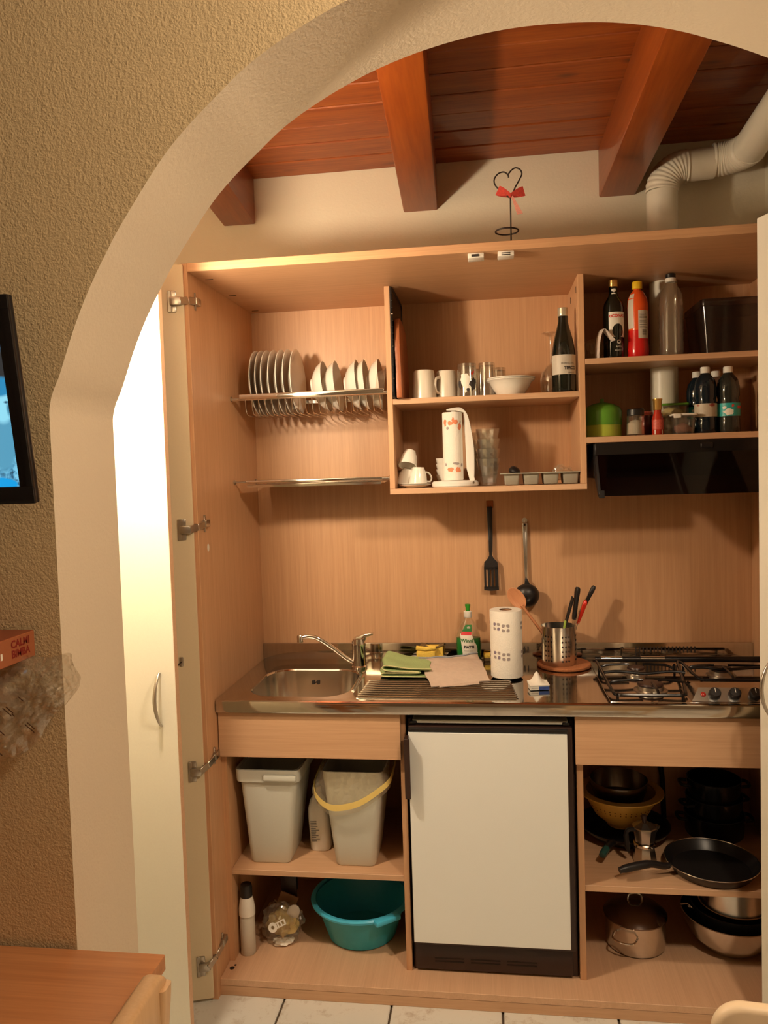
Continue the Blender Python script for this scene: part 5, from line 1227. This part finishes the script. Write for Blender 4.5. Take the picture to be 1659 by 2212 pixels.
O('body', loft([[(x*k, y*k, z) for x, y in rrect(-0.034, 0.034, -0.028, 0.028, 0.02, 4)] for k, z in ((0.9, 0.0), (1.0, 0.006), (1.0, 0.11), (0.95, 0.14), (0.7, 0.168), (0.4, 0.182), (0.4, 0.19))]), M_WPLAST, wbt, smooth=40)
O('cap', lathe([(0, 0.188), (0.016, 0.188), (0.016, 0.212), (0, 0.213)], 18), M_LABELG, wbt)
pr2 = nb(); random.seed(8)
for k in range(12):
    z = 0.035+0.006*k; join(pr2, box(-0.024, -0.010+0.014*random.random(), -0.0288, -0.0282, z, z+0.0028))
O('label_print', pr2, plain('grey_print', (0.20, 0.20, 0.20), 0.6), wbt)
# lower shelf, left
ZB = 0.0525
sy = T('spray_bottle', 'slim white cleaner bottle with a dark cap in the left corner', 'bottle', (0.048, 0.158, ZB))
O('body', lathe([(0, 0), (0.022, 0), (0.0245, 0.004), (0.0240, 0.125), (0.0225, 0.128), (0.022, 0.132), (0, 0.132)], 28), plain('translucent_white', (0.60, 0.56, 0.48), 0.35), sy)
O('shoulder', lathe([(0.022, 0.128), (0.0265, 0.130), (0.0265, 0.150), (0.022, 0.178), (0.018, 0.190), (0, 0.190)], 28), M_WPLAST, sy)
O('cap', lathe([(0.0185, 0.188), (0.0195, 0.190), (0.0195, 0.218), (0.017, 0.229), (0, 0.231)], 24), M_BLACK, sy)
sb2 = T('scrubbing_brush', 'black bristled scrubbing brush standing behind the clear bag', 'brush', (0.150, 0.315, ZB))
O('bristles', box(-0.026, 0.026, -0.012, 0.014, 0.125, 0.200, 0.004, 2), M_BLACK, sb2)
O('back', box(-0.028, 0.028, -0.016, -0.010, 0.0, 0.205, 0.003, 2), M_BROWN, sb2)
O('cardboard_sleeve', box(-0.032, 0.032, -0.004, 0.004, 0, 0.10, 0.001, 1), M_CARD, None, (0.122, 0.262, ZB+0.040), (-0.15, 0.40, 0.1), label='brown cardboard sleeve sticking out of the clear bag', cat='card')
O('cleaning_cloth', blob(0.048, 0.042, 0.046, 4, 0.35, 3, 2.2, True), M_YCLOTH, None, (0.150, 0.232, ZB+0.066), smooth=25, label='crumpled pale yellow cloth inside the clear bag', cat='cloth')
O('wad_of_tissue', blob(0.034, 0.024, 0.012, 9, 0.4, 3, 2.6, True), M_PAPER, None, (0.150, 0.215, ZB+0.010), smooth=25, label='white tissue wad at the bottom of the clear bag', cat='tissue')
O('clear_bag', blob(0.066, 0.052, 0.070, 13, 0.28, 4, 2.4, True), M_FILM, None, (0.140, 0.238, ZB+0.0535), smooth=20, label='clear plastic bag of cleaning things on the cabinet floor', cat='bag')
cl_ = nb()
ring = [(0.0155*math.cos(2*PI*i/20), 0.0155*math.sin(2*PI*i/20)) for i in range(20)]
join(cl_, lathe([(0.0062, -0.002), (0.0150, -0.002), (0.0155, 0.0), (0.0150, 0.002), (0.0062, 0.002)], 20))
join(cl_, box(0.010, 0.046, -0.010, -0.006, -0.002, 0.002, 0.0008, 1)); join(cl_, box(0.010, 0.046, 0.005, 0.009, -0.002, 0.002, 0.0008, 1))
for x in (0.018, 0.030, 0.043): join(cl_, box(x, x+0.004, -0.009, 0.008, -0.002, 0.002))
O('bag_clip', cl_, M_WPLAST, None, (0.128, 0.172, ZB+0.078), (PI/2-0.3, -0.5, 0.05), label='white plastic clip on the clear bag', cat='clip')
O('scoop', xf(blob(0.022, 0.007, 0.026, 2, 0.05, 2), Matrix.Identity(4)), M_LABELG, None, (0.185, 0.220, ZB+0.105), (0, 0.4, 0.2), label='grey plastic scoop at the right of the clear bag', cat='scoop')
bs = T('wash_basin', 'round turquoise plastic washing basin on the cabinet floor', 'basin', (0.400, 0.305, ZB))
O('tub', lathe([(0, 0), (0.108, 0), (0.114, 0.004), (0.145, 0.10), (0.156, 0.122), (0.153, 0.122), (0.142, 0.10), (0.111, 0.007), (0, 0.004)], 56), M_TEAL, bs)
O('rim', lathe([(0.154, 0.118), (0.168, 0.119), (0.170, 0.126), (0.166, 0.131), (0.154, 0.129)], 56), M_TEALR, bs)
O('grip', xf(box(-0.045, 0.045, -0.186, -0.160, 0.117, 0.133, 0.005, 2), rz(0.66)), M_TEALR, bs)

# ================================================================ RIGHT BASE UNIT: PANS
ZR = 0.345
def pan_prof(r, h, t=0.003, base=0.8): return [(0, 0), (r*base, 0), (r*(base+0.05), 0.004), (r*0.97, h*0.8), (r, h), (r-t, h), (r*0.97-t, h*0.8), (r*(base+0.04)-t, 0.007), (0, 0.005)]
fp = T('frying_pan', 'black nonstick frying pan with its handle pointing left', 'pan', (1.512, 0.236, ZR), 0.12)
O('pan', lathe(pan_prof(0.138, 0.034, 0.003, 0.80), 56), M_NONSTICK, fp)
O('rim', tube([Vector((0.1375*math.cos(2*PI*i/56), 0.1375*math.sin(2*PI*i/56), 0.0345)) for i in range(56)], 0.0016, 6, True), M_BRUSH, fp)
O('handle', tube(spline([(-0.132, -0.020, 0.026), (-0.160, -0.030, 0.032), (-0.20, -0.040, 0.044), (-0.25, -0.052, 0.044), (-0.300, -0.062, 0.038)], 5), [0.010]*5+[0.0105]*6+[0.012]*8+[0.0095]*2, 12), M_BLACK, fp)
O('handle_bracket', box(-0.150, -0.128, -0.032, -0.012, 0.018, 0.032, 0.003, 2), M_BRUSH, fp)
wk = T('wok', 'black pan under the yellow colander with a green tipped handle', 'pan', (1.288, 0.452, ZR))
O('pan', lathe(pan_prof(0.150, 0.044, 0.003, 0.66), 56), M_NONSTICK, wk)
O('handle', tube(spline([(-0.058, -0.132, 0.036), (-0.075, -0.165, 0.043), (-0.088, -0.190, 0.042)], 5), 0.0105, 10), M_BLACK, wk)
O('handle_tip', tube(spline([(-0.086, -0.187, 0.042), (-0.100, -0.212, 0.038), (-0.105, -0.222, 0.036)], 4), [0.0112]*6+[0.010]*2+[0.006], 10), plain('dark_teal_plastic', (0.02, 0.07, 0.06), 0.35), wk)
cd = T('colander', 'yellow plastic colander standing in the black pan', 'colander', (1.275, 0.440, ZR+0.0445))
O('basket', lathe([(0, 0), (0.045, 0), (0.050, 0.010), (0.085, 0.040), (0.110, 0.085), (0.117, 0.112), (0.1145, 0.112), (0.107, 0.085), (0.082, 0.042), (0, 0.014)], 52), M_YELLOWC, cd)
O('rim', lathe([(0.113, 0.108), (0.120, 0.108), (0.140, 0.114), (0.140, 0.118), (0.113, 0.118)], 52), M_YELLOWC, cd)
hl = nb()
for r_ in range(2):
    for i in range(40):
        a = 2*PI*i/40; rr_ = 0.104+0.0045*r_; zz_ = 0.070+0.010*r_
        join(hl, xf(lathe([(0, 0), (0.0022, 0), (0.0022, 0.0005), (0, 0.0005)], 7), rz(a) @ tr(0, -rr_-0.0008, zz_) @ rx(PI/2+0.4)))
O('drain_holes', hl, plain('brown_hole', (0.20, 0.09, 0.02), 0.8), cd, kind='stuff')
O('steel_bowl', lathe([(0, 0), (0.060, 0), (0.078, 0.012), (0.090, 0.045), (0.093, 0.075), (0.0945, 0.076), (0.0925, 0.077), (0.088, 0.045), (0.075, 0.014), (0, 0.003)], 48), plain('dark_steel', (0.30, 0.26, 0.22), 0.22, metal=1.0), None, (1.270, 0.442, ZR+0.0445+0.080), (0.03, 0, 0), label='small steel bowl nested in the yellow colander', cat='bowl')
mk = T('moka_pot', 'small aluminium moka coffee pot with black handle', 'coffee pot', (1.322, 0.282, ZR), PI+0.35)
O('boiler', lathe([(0, 0), (0.036, 0), (0.038, 0.004), (0.031, 0.048), (0.033, 0.050)], 8), M_BRUSH, mk, smooth=15)
O('safety_ring', lathe([(0.033, 0.049), (0.035, 0.051), (0.035, 0.058), (0.031, 0.060)], 24), M_CHROME, mk)
O('upper_pot', lathe([(0.028, 0.058), (0.030, 0.062), (0.038, 0.106), (0.0385, 0.108), (0, 0.108)], 8), M_BRUSH, mk, smooth=15)
O('lid', lathe([(0.039, 0.108), (0.038, 0.112), (0.014, 0.123), (0, 0.124)], 8), M_NICKEL, mk, smooth=15)
O('lid_knob', lathe([(0, 0.122), (0.006, 0.123), (0.0095, 0.142), (0.008, 0.146), (0, 0.146)], 12), M_BROWN, mk)
O('handle', tube(spline([(0.034, 0, 0.104), (0.056, 0, 0.106), (0.064, 0, 0.090), (0.060, 0, 0.055), (0.056, 0, 0.038)], 4), [0.007]*8+[0.0085]*6+[0.006]*3, 8), M_BLACK, mk)
O('spout', prism([(-0.036, 0.090), (-0.050, 0.108), (-0.030, 0.108)], -0.010, 0.010, 'y'), M_BRUSH, mk)
M_POTBLK = M_BLACKG
pk = None
for k, (dz, r, ang, nm) in enumerate(((0.0, 0.096, 0.0, 'bottom black pot of the stack behind the frying pan'), (0.058, 0.091, 0.3, 'middle black pot of the stack behind the frying pan'), (0.112, 0.086, 0.0, 'top black pot of the stack behind the frying pan'))):
    g = T('black_pot', nm, 'pot', (1.590, 0.490, ZR+dz), ang, group='black pot stack')
    hh = 0.072 if k < 2 else 0.078
    O('pot', lathe([(0, 0), (r*0.93, 0), (r*0.96, 0.004), (r, hh), (r-0.003, hh), (r*0.95-0.003, 0.008), (0, 0.006)], 44), M_POTBLK, g)
    O('rim', tube([Vector((r*math.cos(2*PI*i/44), r*math.sin(2*PI*i/44), hh)) for i in range(44)], 0.0015, 6, True), M_NONSTICK, g)
    for s_ in (-1, 1): O('handle', tube(spline([(s_*r*0.97, -0.025, hh*0.75), (s_*(r+0.022), -0.022, hh*0.78), (s_*(r+0.022), 0.022, hh*0.78), (s_*r*0.97, 0.025, hh*0.75)], 4), 0.0055, 8), M_BLACK, g)
O('gas_hose', tube(spline([(1.440, 0.590, 0.72), (1.430, 0.588, 0.60), (1.442, 0.590, 0.50), (1.446, 0.592, 0.40), (1.448, 0.594, 0.346)], 5), 0.009, 10), M_BLACK, None, label='black gas hose running down behind the pans', cat='hose')
# cabinet floor, right
pt = T('stock_pot', 'stainless steel cooking pot with a lid and loop handles', 'pot', (1.296, 0.318, ZB))
O('pot', lathe([(0, 0), (0.086, 0), (0.092, 0.005), (0.0945, 0.03), (0.0945, 0.095), (0.097, 0.098), (0.094, 0.099), (0.0925, 0.095), (0.0925, 0.03), (0.084, 0.007), (0, 0.005)], 52), M_BRUSH, pt)
O('lid', lathe([(0.099, 0.097), (0.0995, 0.101), (0.094, 0.106), (0.075, 0.122), (0.045, 0.134), (0.015, 0.139), (0, 0.1395)], 52), plain('dark_lid_steel', (0.22, 0.18, 0.16), 0.16, metal=1.0), pt)
O('lid_knob', tube(spline([(-0.022, 0, 0.136), (-0.018, 0, 0.158), (0.0, 0, 0.164), (0.018, 0, 0.158), (0.022, 0, 0.136)], 5), 0.004, 8), M_BRUSH, pt)
for a in (-2.05, -2.05+PI):
    O('handle', xf(tube(spline([(0.092, -0.036, 0.072), (0.122, -0.032, 0.068), (0.132, 0.0, 0.066), (0.122, 0.032, 0.068), (0.092, 0.036, 0.072)], 6), 0.0032, 8), rz(a)), M_CHROME, pt)
mxb = O('mixing_bowl', lathe([(0, 0), (0.072, 0), (0.086, 0.006), (0.122, 0.045), (0.140, 0.090), (0.145, 0.112), (0.147, 0.113), (0.1445, 0.1145), (0.137, 0.090), (0.118, 0.046), (0.082, 0.009), (0, 0.004)], 60), M_BRUSH, None, (1.590, 0.332, ZB), label='large brushed steel mixing bowl at the right of the cabinet floor', cat='bowl')
mp_ = T('saucepan', 'dark pan nested between the steel bowls', 'pan', (1.600, 0.338, ZB+0.0545))
O('pan', lathe([(0, 0), (0.095, 0), (0.112, 0.006), (0.1225, 0.050), (0.125, 0.078), (0.127, 0.079), (0.123, 0.080), (0.119, 0.050), (0.108, 0.009), (0, 0.005)], 52), M_NONSTICK, mp_)
O('handle', tube(spline([(-0.120, -0.030, 0.070), (-0.135, -0.045, 0.082), (-0.150, -0.048, 0.096), (-0.172, -0.060, 0.100)], 5), 0.0035, 8), M_CHROME, mp_)
O('steel_pot', lathe([(0, 0), (0.096, 0), (0.103, 0.005), (0.106, 0.022), (0.107, 0.024), (0.104, 0.026), (0.104, 0.130), (0.106, 0.132), (0.1025, 0.132), (0.102, 0.026), (0.096, 0.008), (0, 0.006)], 52), M_BRUSH, None, (1.606, 0.340, ZB+0.0545+0.0605), label='tall steel pot stacked on top of the nested bowls', cat='pot')

# ================================================================ ROOM SIDE: TABLE, CHAIRS, TV, SHELF
tb = T('dining_table', 'orange brown wooden dining table in the lower left', 'table', (-0.30, -1.33, 0.0))
O('table_top', box(-0.90, 0.265, -1.735, -0.925, 0.722, 0.750, 0.0015, 2), M_TABLE, tb, world=True, smooth=30)
O('apron', box(-0.84, 0.215, -1.68, -0.98, 0.652, 0.722, 0.002, 1), M_TABLE, tb, world=True, smooth=30)
for x in (-0.82, 0.17):
    for y in (-1.66, -1.00): O('leg', box(x-0.03, x+0.03, y-0.03, y+0.03, 0.0, 0.652, 0.004, 2), M_TABLE, tb, world=True)
ch = T('dining_chair', 'light wooden chair with a slatted back at the table edge', 'chair', (0.11, -1.21, 0.0))
for y in (-1.025, -1.395):
    O('back_post', loft([[(0.280+0.02*f-0.016+px_, y+py_, z) for px_, py_ in rrect(-0.002, 0.030, -0.017, 0.017, 0.008, 3)] for f, z in ((0.0, 0.0), (0.0, 0.44), (0.5, 0.64), (1.0, 0.745), (1.05, 0.762))]), M_CHAIR, ch, world=True)
rail = [(y, z) for y, z in rrect(-1.415, -1.005, 0.700, 0.782, 0.032, 7)]
O('top_rail', prism(rail, 0.272, 0.306, 'x', 0.007), M_CHAIR, ch, world=True, smooth=50)
O('middle_rail', box(0.276, 0.296, -1.39, -1.03, 0.555, 0.60, 0.006, 2), M_CHAIR, ch, world=True)
O('seat', box(-0.09, 0.262, -1.41, -1.01, 0.425, 0.45, 0.008, 2), M_CHAIR, ch, world=True)
for y in (-1.025, -1.395): O('leg', box(-0.08, -0.045, y-0.017, y+0.017, 0.0, 0.425, 0.005, 2), M_CHAIR, ch, world=True)
for y in (-1.025, -1.395): O('seat_rail', box(-0.06, 0.262, y-0.010, y+0.010, 0.375, 0.425, 0.003, 1), M_CHAIR, ch, world=True)
c2 = T('dining_chair', 'cream chair with a solid rounded back at the lower right', 'chair', (1.343, -1.30, -0.0), -0.10)
O('backrest', prism(rrect(-0.205, 0.205, 0.48, 0.820, 0.045, 8), 0.205, 0.229, 'y', 0.008), M_CHAIR2, c2, smooth=50)
O('seat', box(-0.20, 0.20, -0.20, 0.20, 0.43, 0.455, 0.008, 2), M_CHAIR2, c2)
for x in (-0.18, 0.18):
    O('leg', box(x-0.016, x+0.016, -0.19, -0.158, 0.0, 0.43, 0.005, 2), M_CHAIR2, c2)
    O('back_post', box(x-0.016, x+0.016, 0.178, 0.210, 0.0, 0.62, 0.005, 2), M_CHAIR2, c2)
# television
def screen_mat():
    m, N, L, b = _new('tv_picture')
    tc = N.new('ShaderNodeTexCoord'); sx = N.new('ShaderNodeSeparateXYZ'); L.new(tc.outputs['Object'], sx.inputs[0])
    n1 = N.new('ShaderNodeTexNoise'); n1.inputs['Scale'].default_value = 60; n1.inputs['Detail'].default_value = 6; n1.inputs['Distortion'].default_value = 1.5
    L.new(tc.outputs['Object'], n1.inputs['Vector'])
    r = N.new('ShaderNodeValToRGB'); e = r.color_ramp.elements
    e[0].position = 0.36; e[0].color = (0.02, 0.05, 0.09, 1); e[1].position = 0.60; e[1].color = (0.22, 0.62, 0.85, 1)
    e2 = r.color_ramp.elements.new(0.47); e2.color = (0.08, 0.30, 0.50, 1)
    L.new(n1.outputs['Fac'], r.inputs[0])
    out = r.outputs[0]
    def blend(mask, col):
        nonlocal out
        mx = N.new('ShaderNodeMix'); mx.data_type = 'RGBA'; L.new(mask, mx.inputs[0]); L.new(out, mx.inputs[6]); mx.inputs[7].default_value = (*col, 1); out = mx.outputs[2]
    def above(z, soft=0.004):
        mr = N.new('ShaderNodeMapRange'); L.new(sx.outputs[2], mr.inputs[0]); mr.inputs[1].default_value = z-soft; mr.inputs[2].default_value = z+soft; return mr.outputs[0]
    def ell(cx_, cz_, a, b_, soft=0.15):
        vs = N.new('ShaderNodeVectorMath'); vs.operation = 'SUBTRACT'; L.new(tc.outputs['Object'], vs.inputs[0]); vs.inputs[1].default_value = (cx_, 0, cz_)
        sc = N.new('ShaderNodeVectorMath'); sc.operation = 'MULTIPLY'; L.new(vs.outputs[0], sc.inputs[0]); sc.inputs[1].default_value = (1/a, 0, 1/b_)
        ln = N.new('ShaderNodeVectorMath'); ln.operation = 'LENGTH'; L.new(sc.outputs[0], ln.inputs[0])
        mr = N.new('ShaderNodeMapRange'); L.new(ln.outputs['Value'], mr.inputs[0]); mr.inputs[1].default_value = 1+soft; mr.inputs[2].default_value = 1-soft; return mr.outputs[0]
    blend(above(0.262), (0.07, 0.23, 0.50))
    blend(ell(-0.03, 0.235, 0.032, 0.030, 0.4), (0.035, 0.035, 0.035))
    blend(ell(-0.050, 0.110, 0.028, 0.055), (0.10, 0.35, 0.52))
    blend(ell(-0.040, 0.168, 0.021, 0.030), (0.30, 0.74, 0.92))
    blend(ell(-0.040, 0.198, 0.025, 0.016), (0.03, 0.26, 0.50))
    blend(ell(-0.030, 0.172, 0.004, 0.002, 0.5), (0.03, 0.10, 0.18))
    blend(ell(-0.028, 0.160, 0.003, 0.010, 0.5), (0.08, 0.28, 0.42))
    blend(ell(-0.070, 0.034, 0.040, 0.012, 0.05), (0.01, 0.36, 0.80))
    L.new(out, b.inputs['Emission Color']); b.inputs['Emission Strength'].default_value = 1.0
    b.inputs['Base Color'].default_value = (0.01, 0.01, 0.01, 1); b.inputs['Roughness'].default_value = 0.2
    return m
tv = T('television', 'flat black television tilted forward on the wall showing a blue picture', 'television', (0.095, -0.9715, 1.566), rot=(0.143, 0, 0))
O('casing', box(-0.60, 0.0, 0.0, 0.010, 0.0, 0.345, 0.003, 2), M_TVBLACK, tv)
O('bezel', (lambda b_: (join(b_, box(-0.60, 0.0, -0.008, 0.001, 0.0, 0.030, 0.002, 2)), join(b_, box(-0.60, 0.0, -0.008, 0.001, 0.322, 0.345, 0.002, 2)), join(b_, box(-0.024, 0.0, -0.008, 0.001, 0.029, 0.323, 0.002, 2)), join(b_, box(-0.60, -0.576, -0.008, 0.001, 0.029, 0.323, 0.002, 2)), b_)[-1])(nb()), M_TVBLACK, tv)
scr = O('screen', box(-0.582, -0.0235, -0.0022, 0.0005, 0.0295, 0.3225), screen_mat(), tv, (0, 0, 0), smooth=0)
O('rear_cover', box(-0.54, -0.035, 0.009, 0.040, 0.03, 0.30, 0.008, 2), M_TVBLACK, tv)
O('wall_mount', xf(box(-0.36, -0.24, 0.040, 0.066, 0.00, 0.16, 0.003, 1), Matrix.Identity(4)), M_BLACK, tv)
# small wall shelf outside the frame carrying a card box and a clear bag
ws_ = T('wall_shelf', 'small wooden wall shelf under the television', 'shelf', (-0.25, -0.99, 1.27))
O('board', box(-0.52, -0.035, -1.10, -0.9155, 1.272, 1.290, 0.002, 1), M_TABLE, ws_, world=True)
for x in (-0.45, -0.10): O('bracket', prism([(-0.9155, 1.272), (-1.06, 1.272), (-0.9155, 1.19)], x-0.008, x+0.008, 'x'), M_TABLE, ws_, world=True)
cx_ = T('card_box', 'flat orange cardboard box with red writing on its end at far left', 'box', (-0.10, -1.005, 1.2905))
O('carton', box(-0.25, 0.0465, -1.085, -0.925, 1.2905, 1.3375, 0.0015, 1), M_REDBOX, cx_, world=True, smooth=0)
O('lid_flap', box(-0.249, 0.0455, -1.084, -0.926, 1.3372, 1.3382), M_REDBOX2, cx_, world=True, smooth=0)
wr = nb()
join(wr, xf(text('CALMI', 0.0185, bold=0.0006), tr(0.0470, -0.968, 1.3245) @ rz(PI/2) @ rx(PI/2))); join(wr, xf(text('BIMBA', 0.0185, bold=0.0006), tr(0.0470, -0.968, 1.3075) @ rz(PI/2) @ rx(PI/2)))
O('handwriting', wr, plain('dark_red_marker', (0.20, 0.012, 0.006), 0.7), cx_, world=True)
O('painted_glint', box(0.0466, 0.0468, -1.024, -1.019, 1.305, 1.316), M_LABELW, cx_, world=True)  # small white sliver painted as a glint on the box end
op_ = [(-60, 1428), (0, 1424), (60, 1421), (110, 1422), (145, 1417), (155, 1440), (163, 1468), (158, 1490), (148, 1505), (128, 1530), (112, 1548), (95, 1572), (78, 1600), (42, 1632), (10, 1646), (-40, 1640), (-60, 1540)]
op2 = [(0.1467-0.00092*(163-a), 1.2624-0.000826*(b-1465)) for a, b in op_]
ol_ = spline([Vector((x, z, 0)) for x, z in op2], 5, True)
cc = Vector((sum(p.x for p in ol_)/len(ol_), sum(p.y for p in ol_)/len(ol_), 0))
def bag_sheet(yc, sgn, seed):
    bm = nb(); rings = []
    for j in range(19):
        f = j/18; rg = []
        for p in ol_:
            q = cc.lerp(p, f); n_ = 0.6-1.6*abs(noise.noise(Vector((q.x*24, q.y*24, seed))))+0.5-1.2*abs(noise.noise(Vector((q.x*60, q.y*60, seed+5))))
            rg.append(bm.verts.new((q.x+0.004*n_*(1-f), yc+sgn*0.022*(1-f**3)+0.020*n_*(1-0.5*f), q.y+0.003*n_*(1-f))))
            if j == 0: break
        rings.append(rg)
    n_ = len(ol_)
    for i in range(n_): bm.faces.new((rings[0][0], rings[1][i], rings[1][(i+1) % n_]))
    for a, b in zip(rings[1:-1], rings[2:]):
        for i in range(n_): bm.faces.new((a[i], a[(i+1) % n_], b[(i+1) % n_], b[i]))
    bmesh.ops.recalc_face_normals(bm, faces=bm.faces); return bm
pb_ = T('plastic_bag', 'crumpled clear plastic bag hanging under the orange box', 'bag', (0.05, -0.972, 1.118))
O('front_film', bag_sheet(-0.975, -1, 1.0), film('crinkle_film', (0.95, 0.94, 0.90), 1.5, 0.09, 0.08, crinkle=0.0, base=0.05), pb_, smooth=8, world=True)
O('rear_film', bag_sheet(-0.962, 1, 4.0), MATS['crinkle_film'], pb_, smooth=8, world=True)
pt_ = nb(); random.seed(3)
for k in range(16):
    a = random.uniform(-0.02, 0.10); b = random.uniform(1.15, 1.25); L_ = random.uniform(0.006, 0.022)
    if a > 0.05 and b < 1.19: continue
    join(pt_, xf(box(0, L_, -0.0004, 0.0004, -0.0008, 0.0008), tr(a, -1.012, b) @ ry(0.7)))
O('bag_print', pt_, plain('brown_print', (0.10, 0.045, 0.02), 0.7), pb_, world=True)
